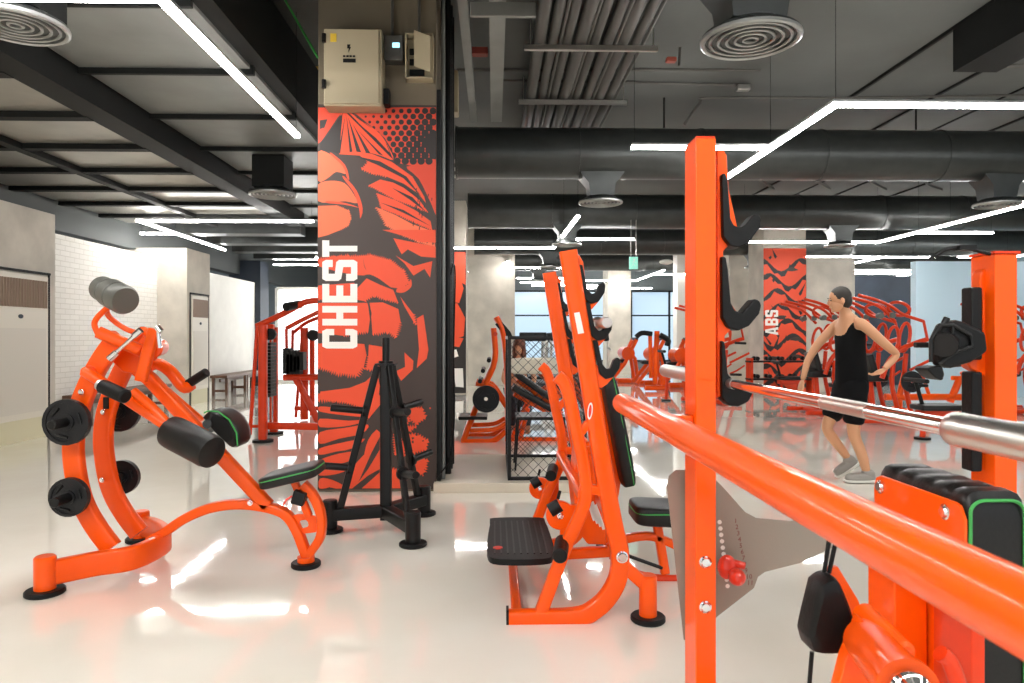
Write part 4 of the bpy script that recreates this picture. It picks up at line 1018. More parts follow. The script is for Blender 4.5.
# spotter bar, runs along the rack
SX, SZ, SR = .455, 1.112, .0355
y_end = SX * 700 / (622 - 494)
b = MB(); b._rv((SX, y_end, SZ), (SX, -.5, SZ), [(0, .006), (.003, .022), (.012, .034), (.03, SR), (y_end + .5, SR)], 48); sb = obj('spotter_bar', b, ORANGE, rk)
b = MB(); b.slab((SX + .02, 2.03, 1.078), (PX0, 2.07, 1.118)); b.slab((.548, 2.02, 1.055), (PX0, 2.08, 1.118)); obj('bar_bracket', b, ORANGE, rk, bevel=.006)
b = MB(); b.cyl((.562, 2.005, 1.09), (.562, 2.02, 1.09), .014); obj('bracket_bolt', b, STEEL, rk)
for z in (.648, .505): bolt(rk, (.605, 2.0, CAMZ - (.0)) if False else (.608, 2.0, {.648: W(704, 562, 2).z, .505: W(704, 607, 2).z}[z]), .014)
# numbered adjustment plate behind the post
YP = 2.2
q = [W(x, y, YP) for x, y in ((690, 470), (700, 466), (712, 476), (722, 486), (745, 512), (756, 518), (790, 521), (828, 515), (832, 548), (800, 563), (765, 572), (758, 577), (754, 588), (718, 616), (700, 634), (690, 640))]
b = MB(); b.prism([V((p.x, YP, p.z)) for p in q], (0, .006, 0)); ap = obj('adjustment_plate', b, PLATESTEEL, rk, label='satin steel plate printed with numbers 1 to 11')
q = [W(x, y, 2.14) for x, y in ((667, 486), (669, 476), (676, 470), (686, 470), (692, 480), (692, 640), (684, 640), (672, 530))]
b = MB(); b.prism([V((p.x, 2.14, p.z)) for p in q], (0, .006, 0)); obj('adjustment_plate', b, PLATESTEEL, rk)
m_ = MB().use(DKNUM); m2 = MB().use(DARK)
for k in range(11):
    f = k / 10; c = W(735.5 + 13 * f, 521 + 62 * f, YP)
    text_mesh(m_, str(k + 1), .021, lambda x, y, c=c: V((c.x + x - .005, YP - .001, c.z + y - .006)))
    c = W(719.5 + 8 * f, 522 + 64 * f, YP)
    m2.prism([V((c.x + .007 * math.cos(q_), YP - .0005, c.z + .007 * math.sin(q_))) for q_ in [2 * PI * j / 12 for j in range(12)]], (0, -.0008, 0))
obj('printed_numbers', m_, None, ap); m2.mats = [WHITE]; obj('index_hole', m2, None, ap)
b = MB(); b.ell(W(737, 577, 2.12), (.026, .03, .026)); b.ell(W(727, 567, 2.15), (.03, .02, .038)); b.cyl(W(727, 561, 2.15), W(744, 566, 2.15), .012); kn = obj('lock_knob', b, BRED, rk, label='glossy red lock knob')

# barbell in the rack (bar runs toward the camera)
BX = .69; BZ = CAMZ - .201 * BX
barbell((BX, 1.035, BZ), (BX, 2.40, BZ), .41, 'chrome barbell lying in the lowest hook of the tall right rack', fl=.0255)

# second rack post at right
r2 = thing('bench_press_post', 'orange square post with a black hook and strap bracket at right edge', 'rack', (1.47, 2.0, 0))
x0 = W(995, 300, 2.0).x; x1 = x0 + .067
b = MB(); b.slab((x0, 2.0, 0), (x1, 2.105, 1.59)); po = obj('square_post', b, ORANGE, r2, bevel=.004)
b = MB(); b.slab((x0 - .005, 1.995, 1.59), (x1 + .005, 2.11, 1.597)); obj('end_cap', b, RED, po)
q = [W(x, y, 2.06) for x, y in ((994, 268), (984, 266), (977, 272), (975, 282), (978, 300), (978, 350), (962, 362), (966, 368), (980, 376), (980, 470), (994, 472))]
b = MB(); b.prism([V((p.x, 2.04, p.z)) for p in q], (0, .04, 0)); obj('hook_carrier', b, ORANGE, r2, bevel=.005)
for ya, yb in ((287, 360), (372, 472)):
    p0, p1 = W(972, ya, 2.02), W(983, yb, 2.02); b = MB(); b.slab((p0.x, 2.02, p1.z), (p1.x, 2.07, p0.z)); obj('black_liner', b, BLACK, r2, bevel=.006)
p0, p1 = W(1000, 276, 1.998), W(0, 0, 1)
b = MB(); b.sweep([W(x, y, 2.25) for x, y in ((1036, 262), (1034, 330), (1036, 450), (1040, 560))], .05, seg=14); obj('rear_tube', b, RED, r2)
# black strap bracket with roller
sb_ = MB()
q = [W(x, y, 1.97) for x, y in ((929, 336), (935, 324), (947, 320), (955, 322), (975, 332), (977, 352), (962, 362), (942, 368), (932, 366), (928, 352))]
sb_.prism([V((p.x + .018, 1.95, p.z)) for p in q], (0, .05, 0)); hk = obj('swivel_bracket', sb_, BLACK, r2, bevel=.01)
b = MB(); b.cyl(W(944, 345, 1.93), W(950, 338, 2.08), .034, seg=24); obj('roller', b, BSTEEL, hk)
b = MB(); b.sweep([W(x, y, 1.945) for x, y in ((931, 362), (931, 340), (940, 325), (953, 325), (970, 335), (972, 346), (955, 352), (938, 364))], .012, seg=8); b.sweep([W(953, 325, 1.945), W(952, 345, 1.945), W(955, 352, 1.945)], .01, seg=8); b.cyl(W(944, 324, 1.97), W(947, 318, 1.97), .009); obj('wire_frame', b, BSTEEL, hk)
q = [W(x, y, 1.95) for x, y in ((930, 367), (943, 366), (945, 374), (943, 381), (936, 378), (928, 370))]
b = MB(); b.prism([V((p.x, 1.95, p.z)) for p in q], (0, .07, 0)); obj('strap_end', b, BLACK, hk, bevel=.008)
b = MB(); b.cyl(W(915, 345, 1.98), W(930, 345, 1.98), .008); obj('pin', b, BSTEEL, hk)
q = W(966, 250, 2.0)
b = MB(); b.sweep(spline([W(930, 259, 2), W(945, 250, 2), W(962, 248, 2), W(975, 250, 2), W(990, 254, 2)]), .012, seg=8); b.box(W(965, 248, 2.0), (.05, .03, .015)); obj('top_cable', b, BLACK, r2)

# ---------------------------------------------------------------- seated press machine, right corner
pm = thing('seated_press_machine', 'orange machine with quilted black backrest and green piping, lower right corner', 'exercise machine', (1.0, 1.5, 0))
BPX = .955
ztop = CAMZ - .367 * BPX + .006
y0, y1 = BPX * 700 / (972 - 494), BPX * 700 / (879 - 494)
prof = [(y0, ztop - .45), (y0, ztop - .03), (y0 + .015, ztop - .005), (y0 + .03, ztop), (y1 - .03, ztop), (y1 - .008, ztop - .01), (y1, ztop - .035), (y1 - .01, ztop - .45)]
b = MB(); b.prism([V((BPX, y, z)) for y, z in prof], (.008, 0, 0)); obj('back_plate', b, ORANGE, pm, bevel=.002)
for y, dz in ((y0 + .06, -.028), (y1 - .03, -.028)): bolt(pm, (BPX, y, ztop + dz), .013, (-1, 0, 0))
# quilted pad
b = MB(); ny = 24; nx = 5; L = y1 - y0
secs = []
for i in range(ny + 1):
    t_ = i / ny; y = y0 + L * t_; e = min(1, min(t_, 1 - t_) / .06); e = math.sqrt(max(.0, 1 - (1 - e) ** 2)) if e < 1 else 1
    qd = .010 * (1 - abs(math.sin(t_ * PI * 5))) ** 2.5
    top = ztop + .028 - qd - (1 - e) * .02; th = .125 - (1 - e) * .012
    secs.append([V((BPX + .009 + a * th, y, top - c)) for a, c in ((0, .5), (0, .035), (.03, .018), (.1, .006), (.22, 0), (.78, 0), (.9, .006), (.97, .018), (1, .035), (1, .5))])
b.rings(secs); bp = obj('backrest', b, LEATHER, pm)
b = MB(); xx = BPX + .012
b.sweep([(xx, y0 - .002, ztop - .47), (xx, y0 - .002, ztop - .015)] + [(xx + .03 - .03 * math.cos(q_), y0 - .002, ztop - .015 + .025 * math.sin(q_)) for q_ in [PI / 2 * j / 6 for j in range(1, 7)]] + [(xx + .082 + .03 * math.sin(q_), y0 - .002, ztop - .015 + .025 * math.cos(q_)) for q_ in [PI / 2 * j / 6 for j in range(7)]] + [(xx + .112, y0 - .002, ztop - .47)], .007, seg=8); obj('piping', b, GREEN, bp)
b = MB(); b.slab((.876, 1.51, 0), (.95, 1.62, .86)); obj('rear_upright', b, ORANGE, pm, bevel=.004)
b = MB(); b.slab((.955, 1.34, 0), (1.02, 1.46, .6)); b.slab((.93, 1.34, .5), (.958, 1.46, .9)); obj('front_upright', b, RED, pm, bevel=.004)
b = MB(); c0, c1 = W(866, 640, 1.32), W(909, 690, 1.08); d = (c1 - c0).normalized(); LL = (c1 - c0).length
b._rv(c0, c1, [(0, .036), (.006, .042), (LL - .02, .042), (LL - .018, .047), (LL, .047)], 36); pv = obj('pivot_sleeve', b, ORANGE, pm)
b = MB(); b._rv(c1, c1 + d * .03, [(0, .032), (.012, .032), (.022, .024), (.03, .01)], 28); obj('chrome_bolt', b, CHROME, pv, label='chrome bolt head')
b = MB(); b.cyl(W(862, 612, 1.36), W(905, 655, 1.22), .022, seg=24, ch=.006); obj('lower_tube', b, ORANGE, pm)
q = [W(x, y, 1.3) for x, y in ((862, 618), (874, 632), (905, 690), (905, 720), (830, 720), (845, 660))]
b = MB(); b.prism([V((p.x, 1.3, p.z)) for p in q], (0, .03, 0)); obj('pivot_plate', b, ORANGE, pm, bevel=.004)
p = W(870, 700, 1.3); b = MB(); b.sweep([(p.x, 1.32, p.z), (p.x + .02, 1.4, .06)], .07, .06, side=XV); b.sweep([(p.x - .05, 1.4, .05), (1.1, 1.4, .05)], .08, .08, side=YV); obj('base_frame', b, ORANGE, pm)
b = MB(); b.sweep(spline([W(940, 653, 1.25), W(950, 662, 1.25), W(960, 690, 1.25)]), .03, seg=12); obj('side_tube', b, RED, pm)
# rubber bumper pad and its cord
YB = 1.36
q = [W(x, y, YB) for x, y in ((821, 586), (829, 580), (837, 579), (843, 588), (854, 618), (854, 640), (850, 651), (840, 655), (816, 654), (810, 643), (810, 632))]
cc = sum(q, V((0, 0, 0))) / len(q); b = MB()
b.rings([[cc + (p - cc) * s_ + V((0, dy, 0)) for p in spline(q + [q[0]], 3)[:-1]] for s_, dy in ((.8, -.006), (.95, 0), (1, .012), (1, .05), (.96, .058), (.9, .06))]); bu = obj('bumper_pad', b, BLACK, pm, label='black rubber bumper pad')
q = [W(x, y, YB + .06) for x, y in ((826, 568), (838, 567), (858, 600), (866, 622), (862, 640), (846, 640))]
b = MB(); b.prism(q, (0, .012, 0)); obj('bumper_plate', b, ORANGE, bu)
b = MB(); b.sweep([W(836, 540, YB + .04), W(829, 573, YB + .04)], .009, seg=8); b.sweep([W(829, 540, YB + .04), W(824, 574, YB + .04)], .009, seg=8); b.sweep([W(812, 652, YB + .03), W(808, 700, YB + .03), (W(808, 700, YB + .03).x, YB + .03, .4)], .009, seg=8); obj('cord', b, BLACK, pm, label='black cord')

# ================================================================== BACKGROUND EQUIPMENT
# ---------------------------------------------------------------- cage on the platform
PZ = .085
cg = thing('mesh_cage', 'black steel cage with chain-link sides standing on the tiled platform', 'cage', (.5, 6.7, PZ))
X0, X1, Y0_, Y1_, ZT = .135, .80, 6.14, 7.3, 1.335
bars = [((X0, Y0_), (X1, Y0_)), ((X0, Y1_), (X1, Y1_)), ((X0, Y0_), (X0, Y1_)), ((X1, Y0_), (X1, Y1_))]
b = MB()
for x in (X0, X1):
    for y in (Y0_, Y1_): b.slab((x - .015, y - .015, PZ), (x + .015, y + .015, ZT))
for (a, c) in bars:
    for z in (PZ + .015, ZT):
        b.sweep([(a[0], a[1], z), (c[0], c[1], z)], .03, .03, side=ZV, cr=.002)
obj('cage_frame', b, BSTEEL, cg)
def chainlink(a, c, z0, z1, s_=.075):
    a, c = V((*a, 0)), V((*c, 0)); L = (c - a).length; d = (c - a).normalized(); H = z1 - z0; b = MB()
    k = -H
    while k < L:
        for sg in (1, -1):
            t0, t1 = max(0, k), min(L, k + H)
            if t1 - t0 < .02: continue
            h0, h1 = t0 - k, t1 - k
            if sg < 0: h0, h1 = H - h0, H - h1
            b.sweep([a + d * t0 + V((0, 0, z0 + h0)), a + d * t1 + V((0, 0, z0 + h1))], .0045, seg=4)
        k += s_ * 1.2
    return b
for a, c in bars: obj('mesh_panel', chainlink(a, c, PZ + .03, ZT - .02), BSTEEL, cg)
b = MB(); b.pad(((X0 + X1) / 2 + .0, 7.25, 1.04), (.62, .06, .17)); obj('padded_board', b, mat('cream_vinyl', srgb(238, 228, 208), .5), cg, label='cream padded board')
# black step frame inside
sf = thing('step_stool', 'black tall stool frame standing inside the mesh cage', 'stool', (.45, 6.75, PZ))
b = MB(); b.slab((.21, 6.55, .56), (.68, 7.0, .59)); obj('top', b, BSTEEL, sf, bevel=.005)
for x, y in ((.23, 6.57), (.66, 6.57), (.23, 6.98), (.66, 6.98)):
    b = MB(); b.sweep([(x, y, .56), (x + (.03 if x > .4 else -.03), y, PZ)], .018, seg=8); obj('leg', b, BSTEEL, sf)

# ---------------------------------------------------------------- leg press beside the cage
YL = 8.9
lp = thing('plate_loaded_leg_machine', 'orange plate-loaded machine with black footplate left of the mesh cage', 'exercise machine', (-.15, YL, 0))
Lz = lambda *p: [(445 + x / 3.415, 290 + y / 3.415) for x, y in p]
def bgt(parent, name, pts, Y, w_, m=ORANGE, h_=None, sm=True, n=4):
    q = [W(x, y, Y) for x, y in pts]
    b = MB(); b.sweep(spline(q, n) if sm and len(q) > 2 else q, w_, h_, side=YV if h_ else None, seg=10); return obj(name, b, m, parent)
for Y in (YL, YL + .55):
    off = (0, 0)
    P_ = lambda *p: [V((W(x, y, YL).x, Y, W(x, y, YL).z)) for x, y in Lz(*p)]
    for nm, pts, w_ in (('slanted_upright', ((62, 515), (130, 340), (170, 240), (166, 130)), .075), ('rear_upright', ((175, 92), (200, 150), (214, 300), (216, 505)), .075), ('base_rail', ((55, 520), (110, 518), (165, 515), (208, 482)), .075), ('lower_rail', ((85, 480), (165, 476), (208, 455)), .06), ('mid_brace', ((105, 320), (160, 330), (210, 400)), .06)):
        b = MB(); b.sweep(spline(P_(*pts), 4), w_, seg=10); obj(nm, b, ORANGE, lp)
for k, (x, y) in enumerate(Lz((172, 150), (150, 240), (130, 275), (120, 310))):
    p = W(x, y, YL); b = MB(); b.cyl(p + V((0, -.12, 0)), p + V((0, .6, 0)), .028, seg=12); obj('plate_peg', b, BLACK if k else RED, lp)
x, y = Lz((96, 434))[0]; p = W(x, y, YL); b = MB(); b.box((p.x, YL + .1, p.z), (.36, .5, .04)); obj('footplate', b, BSTEEL, lp, bevel=.01)
b = MB(); b.sweep([W(x, y, YL) for x, y in Lz((180, 110), (214, 150), (222, 168))], .05, .09, side=YV); obj('back_pad', b, BLACK, lp)
x, y = Lz((140, 372))[0]; p = W(x, y, YL - .1); weight(p, .17, 'black weight plate on the orange machine left of the mesh cage')
x, y = Lz((176, 400))[0]; p = W(x, y, YL - .05)
# inclined sled machine behind the cage
sl = thing('inclined_sled_machine', 'orange machine with two slanted black pads behind the mesh cage', 'exercise machine', (.7, 8.9, 0))
YS = 8.7
for (a, c) in (((516, 374), (550, 398)), ((513, 388), (556, 412))):
    q = [W(a[0], a[1], YS), W(c[0], c[1], YS)]; q0 = V((q[0].x, YS + .25, q[0].z)); q1 = V((q[1].x, YS + .25, q[1].z))
    b = MB(); b.sweep([q0, q1], .5, .075, side=YV, cr=.03); obj('black_pad', b, LEATHER, sl)
    b = MB(); b.sweep([q0 + V((.02, 0, -.08)), q1 + V((.08, 0, -.1))], .3, .07, side=YV); obj('pad_carrier', b, ORANGE, sl)
for pts, w_ in ((((540, 372), (548, 380), (560, 398)), .09), (((556, 384), (566, 376), (574, 384), (572, 400), (564, 408)), .08), (((512, 440), (530, 400), (560, 380)), .07), (((560, 412), (566, 440)), .08), (((505, 440), (580, 440)), .08), (((528, 408), (520, 440)), .06), (((574, 384), (590, 420), (594, 440)), .08)):
    bgt(sl, 'frame_tube', pts, YS + .3, w_)
bgt(sl, 'lever', ((522, 372), (532, 366), (540, 372)), YS, .04, BLACK)

# person sitting behind the padded board
def skinned(name, nodes, edges, m, parent=None, sub=2, root=0):
    me = bpy.data.meshes.new(name); pts = [V(p[:3]) for p in nodes]
    lo = V([min(p[i] for p in pts) for i in range(3)]); hi = V([max(p[i] for p in pts) for i in range(3)]); o0 = (lo + hi) / 2
    pw = V((0, 0, 0)); q = parent
    while q is not None: pw += q.location; q = q.parent
    me.from_pydata([p - o0 for p in pts], edges, []); o = bpy.data.objects.new(name, me); COL.objects.link(o); o.location = o0 - pw
    if parent: o.parent = parent
    sk = o.modifiers.new('skin', 'SKIN'); sk.use_smooth_shade = True
    for i, p in enumerate(nodes):
        r_ = p[3] if isinstance(p[3], tuple) else (p[3], p[3]); o.data.skin_vertices[0].data[i].radius = r_
        o.data.skin_vertices[0].data[i].use_root = (i == root)
    sb = o.modifiers.new('sub', 'SUBSURF'); sb.levels = sub; sb.render_levels = sub
    me.materials.append(m); return o
def head(parent, c, face, s_=1.0, m=SKIN, hair=HAIR, longhair=False, up_=V((0, 0, 1))):
    pass
def head_mb(c, face, s_=1.0, tilt=0):
    """head with brow, nose, lips, chin and ears; face = direction looked at"""
    f = V(face).normalized(); side = V((-f.y, f.x, 0)).normalized(); u_ = side.cross(f) * -1
    if u_.z < 0: u_ = -u_
    R = Matrix((side, f, u_)).transposed(); c = V(c)
    b = MB(); P = lambda x, y, z: c + R @ V((x * s_, y * s_, z * s_))
    b.ell(P(0, -.01, .025), (.075 * s_, .095 * s_, .09 * s_), R, 20, 14); b.ell(P(0, .028, -.045), (.055 * s_, .062 * s_, .068 * s_), R, 18, 12)
    b.ell(P(0, .062, -.095), (.022 * s_, .02 * s_, .018 * s_), R); b.ell(P(0, .093, -.02), (.012 * s_, .018 * s_, .026 * s_), R, 10, 8)
    b.ell(P(0, .086, -.06), (.024 * s_, .009 * s_, .008 * s_), R, 12, 6)
    for sg in (-1, 1): b.ell(P(sg * .076, -.005, -.01), (.01 * s_, .02 * s_, .032 * s_), R, 10, 8)
    return b, P, R
PDY = 1.75
pc = V((.27, 8.05, 1.2))
ps = thing('person', 'person with long brown hair sitting behind the mesh cage', 'person', (.27, 8.05, 0))
body = skinned('body', [(.27, 8.1, .5, (.13, .11)), (.27, 8.1, .72, (.12, .09)), (.27, 8.1, .93, (.14, .09)), (.27, 8.09, 1.03, (.05, .05)), (.27, 8.07, 1.1, (.05, .05)),
    (.1, 8.1, .96, .045), (.05, 8.05, .74, .038), (.13, 7.9, .62, .03), (.44, 8.1, .96, .045), (.49, 8.05, .74, .038), (.41, 7.9, .62, .03),
    (.18, 8.0, .5, .075), (.17, 7.68, .5, .055), (.17, 7.68, .12, .038), (.17, 7.58, .05, .035), (.36, 8.0, .5, .075), (.37, 7.68, .5, .055), (.37, 7.68, .12, .038), (.37, 7.58, .05, .035)],
    [(0, 1), (1, 2), (2, 3), (3, 4), (2, 5), (5, 6), (6, 7), (2, 8), (8, 9), (9, 10), (0, 11), (11, 12), (12, 13), (13, 14), (0, 15), (15, 16), (16, 17), (17, 18)], SKIN, ps)
hb, P, R = head_mb(pc, (-.3, -1, -.15), .95); obj('head', hb, SKIN, ps)
b = MB(); b.ell(P(0, -.025, .04), (.09, .105, .095), R, 20, 12); b.ell(P(0, -.06, -.09), (.085, .06, .15), R, 16, 10); b.ell(P(.075, -.0, -.1), (.03, .05, .14), R, 12, 10); b.ell(P(-.075, 0, -.1), (.03, .05, .14), R, 12, 10); obj('hair', b, BHAIR, ps, label='long brown hair')
skinned('trousers', [(.27, 8.1, .54, (.15, .13)), (.18, 8.0, .5, .095), (.17, 7.68, .5, .075), (.17, 7.68, .12, .055), (.36, 8.0, .5, .095), (.37, 7.68, .5, .075), (.37, 7.68, .12, .055)], [(0, 1), (1, 2), (2, 3), (0, 4), (4, 5), (5, 6)], NAVY, ps)
skinned('shirt', [(.27, 8.1, .44, (.16, .14)), (.27, 8.1, .72, (.135, .1)), (.27, 8.1, .94, (.15, .1)), (.13, 8.1, .97, .06), (.07, 8.07, .82, .05), (.41, 8.1, .97, .06), (.47, 8.07, .82, .05)], [(0, 1), (1, 2), (2, 3), (3, 4), (2, 5), (5, 6)], CLOTH, ps)
ps.location = (W(519, 347, 9.8).x, 9.8, 0)
st_ = thing('round_stool', 'black stool under the person behind the mesh cage', 'stool', (.27, 8.12, 0))
b = MB(); b.cyl((.27, 8.12, .36), (.27, 8.12, .41), .17, ch=.015); obj('seat', b, LEATHER, st_); b = MB(); b.cyl((.27, 8.12, .02), (.27, 8.12, .36), .025); obj('column', b, BSTEEL, st_); b = MB(); b.cyl((.27, 8.12, 0), (.27, 8.12, .02), .18); obj('base', b, BSTEEL, st_)
st_.location = (ps.location.x, 9.87, 0)

# ---------------------------------------------------------------- cable machines, left behind
def cable_machine():
    YA, YB_ = 9.0, 9.75
    t = thing('cable_machine', 'red-orange cable machine with arched top beam left of the mural column, nearer one', 'exercise machine', (-2.8, 9.3, 0))
    Q = lambda *p: [(245 + x / 4.02, 280 + y / 4.02) for x, y in p]
    def tube(nm, pts, Y, w_, m=RED, h_=None, n=4):
        return bgt(t, nm, Q(*pts), Y, w_, m, h_, n=n)
    for pts, Y in ((((72, 180), (72, 640)), YA), (((116, 190), (116, 622)), YB_)):
        tube('upright', pts, Y, .10, RED, .10)
        p = W(*Q(pts[1])[0], Y); b = MB(); b.cyl((p.x, Y, 0), (p.x, Y, .03), .13, seg=20); obj('rubber_foot', b, BLACK, t)
    tube('rear_leg', ((50, 186), (20, 622)), YA + .2, .05)
    tube('rear_leg', ((30, 588), (72, 588)), YA + .1, .04)
    tube('top_beam', ((46, 186), (120, 152), (180, 122), (235, 92), (270, 84), (320, 82)), YA + .3, .08)
    tube('cross_beam', ((70, 186), (116, 190)), YA + .3, .08)
    b = MB(); p0, p1 = W(*Q((165, 108))[0], YA + .1), W(*Q((220, 98))[0], YA + .4); b.cyl(p0, p1, .055); obj('foam_roller', b, BLACK, t)
    tube('base_beam', ((72, 586), (330, 590)), YA + .2, .07, RED, .09)
    b = MB(); p = W(*Q((96, 250))[0], YA + .35)
    for k in range(16): b.slab((p.x - .055, YA + .25, .55 + k * .045), (p.x + .055, YA + .5, .59 + k * .045))
    obj('weight_stack', b, BSTEEL, t); b = MB()
    for dx in (-.04, .04): b.cyl((p.x + dx, YA + .37, .15), (p.x + dx, YA + .37, 1.5), .01, seg=8)
    obj('guide_rod', b, CHROME, t)
    b = MB(); p = W(*Q((102, 218))[0], YA + .1); b.cyl((p.x, p.y - .03, p.z), (p.x, p.y + .03, p.z), .075); obj('pulley', b, BLACK, t)
    return t
cable_machine()
t = thing('cable_machine', 'smaller red-orange cable machine right behind the nearer one, beside the mural', 'exercise machine', (-2.9, 11.3, 0))
Q = lambda *p: [(245 + x / 4.02, 280 + y / 4.02) for x, y in p]
for nm, pts, Y, w_ in (('upright', ((238, 192), (238, 560)), 11.3, .13), ('upright', ((270, 200), (270, 545)), 11.9, .09), ('rear_leg', ((232, 195), (204, 552)), 11.4, .05), ('top_beam', ((165, 195), (235, 158), (310, 122), (380, 90)), 11.2, .07), ('top_beam', ((190, 215), (250, 170), (330, 140)), 11.5, .06), ('arm_drop', ((166, 196), (168, 300)), 11.2, .05), ('arm_drop', ((192, 200), (190, 300)), 11.4, .05),
    ('bench_diagonal', ((205, 398), (250, 480), (296, 575)), 11, .11), ('bench_rail', ((155, 392), (330, 390)), 11, .1), ('base_rail', ((200, 516), (330, 516)), 11.3, .07)):
    bgt(t, nm, Q(*pts), Y, w_, RED)
b = MB()
for k in range(5):
    x, y = Q((172 + k * 14, 325 + (k % 2) * 20))[0]; p = W(x, y, 11.1); b.box(p, (.1, .2, .4 - .03 * k))
obj('weight_stack', b, BSTEEL, t)
b = MB(); x, y = Q((272, 222))[0]; p = W(x, y, 11.25); b.cyl(p, p + V((0, .05, 0)), .09); obj('pulley', b, BLACK, t)

# ---------------------------------------------------------------- arched lever machines, right
def ringpath(c, rx, rz, Y, tilt=0, n=20):
    return [V((c[0] + rx * math.cos(q) * math.cos(tilt) - rz * math.sin(q) * math.sin(tilt), Y, c[1] + rx * math.cos(q) * math.sin(tilt) + rz * math.sin(q) * math.cos(tilt))) for q in [2 * PI * j / n for j in range(n + 1)]]
def lever_machine():
    Y = 10.5
    t = thing('arched_lever_machine', 'tall red-orange machine with curved arms right of the walking man', 'exercise machine', (W(893, 400, Y).x, Y, 0))
    Q = lambda *p: [(800 + x / 4.27, 260 + y / 4.27) for x, y in p]
    for dy in (0, .75):
        for nm, pts, w_ in (('curved_upright', ((350, 505), (378, 435), (430, 382), (500, 352), (545, 338)), .075), ('curved_upright', ((398, 440), (392, 520), (404, 590), (436, 700)), .07), ('curved_upright', ((452, 400), (446, 500), (462, 600), (490, 700)), .07), ('upper_arm', ((225, 162), (300, 182), (352, 208), (405, 262)), .05), ('upper_arm', ((250, 150), (330, 172), (392, 200), (440, 232), (528, 262)), .05), ('link', ((528, 262), (545, 345)), .04), ('lower_arm', ((470, 470), (520, 445), (575, 418)), .045), ('lower_arm', ((470, 530), (510, 512), (550, 485)), .035)):
            q = [W(x, y, Y) for x, y in Q(*pts)]
            b = MB(); b.sweep(spline([V((p.x, Y + dy, p.z)) for p in q], 4), w_, seg=10); obj(nm, b, RED, t)
    for c, rx, rz in (((405, 340), .085, .2), ((455, 330), .08, .22), ((430, 208), .17, .10)):
        p = W(*Q(c)[0], Y); 
        for dy in (.05, .7):
            b = MB(); b.sweep(ringpath((p.x, p.z), rx, rz, Y + dy, -.15), .05, seg=8); obj('slotted_ring', b, RED, t)
    for c in ((348, 238), (398, 236)):
        p = W(*Q(c)[0], Y - .05); 
        for dy in (0, .75): b = MB(); b.cyl(p + V((0, dy, 0)), p + V((0, dy + .09, 0)), .045, seg=16); obj('pivot_hub', b, GREYW, t)
    for c in ((515, 362), (490, 535)):
        p = W(*Q(c)[0], Y - .2); b = MB(); b.cyl(p, p + V((.22, .05, -.01)), .025, seg=12); obj('hand_grip', b, BLACK, t)
    p = W(*Q((300, 500))[0], Y + .3); b = MB(); b.pad((p.x, p.y, p.z), (.42, .4, .13)); obj('seat', b, LEATHER, t)
    p2 = W(*Q((270, 430))[0], Y + .3); b = MB(); b.sweep([V((p2.x + .02, p.y, p2.z + .1)), V((p2.x + .12, p.y, p2.z - .25))], .4, .1, side=YV, cr=.04); obj('backrest', b, LEATHER, t)
    b = MB(); b.sweep([(p.x, p.y, p.z - .05), (p.x + .05, p.y, .1)], .08, seg=10); obj('seat_post', b, RED, t)
    g = W(*Q((436, 700))[0], Y)
    for dy in (0, .75):
        b = MB(); b.sweep([(p.x - .3, Y + dy, .06), (g.x + .35, Y + dy, .06)], .08, seg=10); obj('base_rail', b, RED, t)
    b = MB(); b.sweep([(g.x, Y, .06), (g.x, Y + .75, .06)], .08, seg=10); b.sweep([(p.x, Y, .06), (p.x, Y + .75, .06)], .08, seg=10); obj('cross_tube', b, RED, t)
    for dx in (.0, ):
        for dy in (-.02, .77): weight((g.x + .1, Y + dy + (-.06 if dy < 0 else .06), .66), .16, 'black weight plate on the %s side of the tall curved machine' % ('near' if dy < 0 else 'far'))
    return t
lm = lever_machine()
dup(lm, (-.35, 1.1, 0), 'tall red-orange curved-arm machine partly behind the walking man')
dup(lm, (-1.75, 3.0, 0), 'curved-arm orange machine between the rack hooks, in front of the far columns')
dup(lm, (3.0, 1.2, 0), 'curved-arm machine beyond the right edge post')
# low benches right
def low_bench(px, py, Y, label, m=RED):
    p = W(px, py, Y); t = thing('low_bench_machine', label, 'exercise machine', (p.x, Y, 0))
    b = MB(); b.pad((p.x, Y, p.z), (.62, .35, .08)); obj('seat', b, LEATHER, t)
    b = MB(); b.slab((p.x - .25, Y - .1, p.z - .13), (p.x + .25, Y + .1, p.z - .04)); obj('seat_frame', b, m, t, bevel=.01)
    for s_ in (-.18, .18):
        b = MB(); b.sweep([(p.x + s_, Y, p.z - .1), (p.x + s_ * 1.15, Y, .03)], .07, seg=10); l = obj('leg', b, m, t)
        b = MB(); b.cyl((p.x + s_ * 1.15, Y, 0), (p.x + s_ * 1.15, Y, .03), .1, seg=20); obj('rubber_foot', b, BLACK, l)
    b = MB(); b.sweep([(p.x - .2, Y, p.z), (p.x - .3, Y, p.z + .35)], .05, seg=10); b.cyl((p.x - .3, Y - .25, p.z + .35), (p.x - .3, Y + .25, p.z + .35), .03); obj('support_bar', b, BLACK, t)
    return t
low_bench(938, 407, 9.0, 'low red bench machine with black pads left of the right edge post')
low_bench(790, 378, 15.0, 'low bench with black pads in front of the far ABS mural')
low_bench(845, 385, 12.5, 'low red bench behind the walking man')
t = thing('orange_frame_machine', 'orange A-framed machine in front of the pale blue wall', 'exercise machine', (W(925, 400, 12.2).x, 12.2, 0))
for pts, w_ in ((((885, 397), (965, 397)), .12), (((960, 378), (950, 402)), .12), (((905, 372), (898, 402)), .1), (((952, 378), (970, 378)), .08), (((962, 372), (975, 402)), .08), (((920, 368), (930, 398)), .06)):
    bgt(t, 'frame_tube', pts, 12.2, w_, ORANGE)
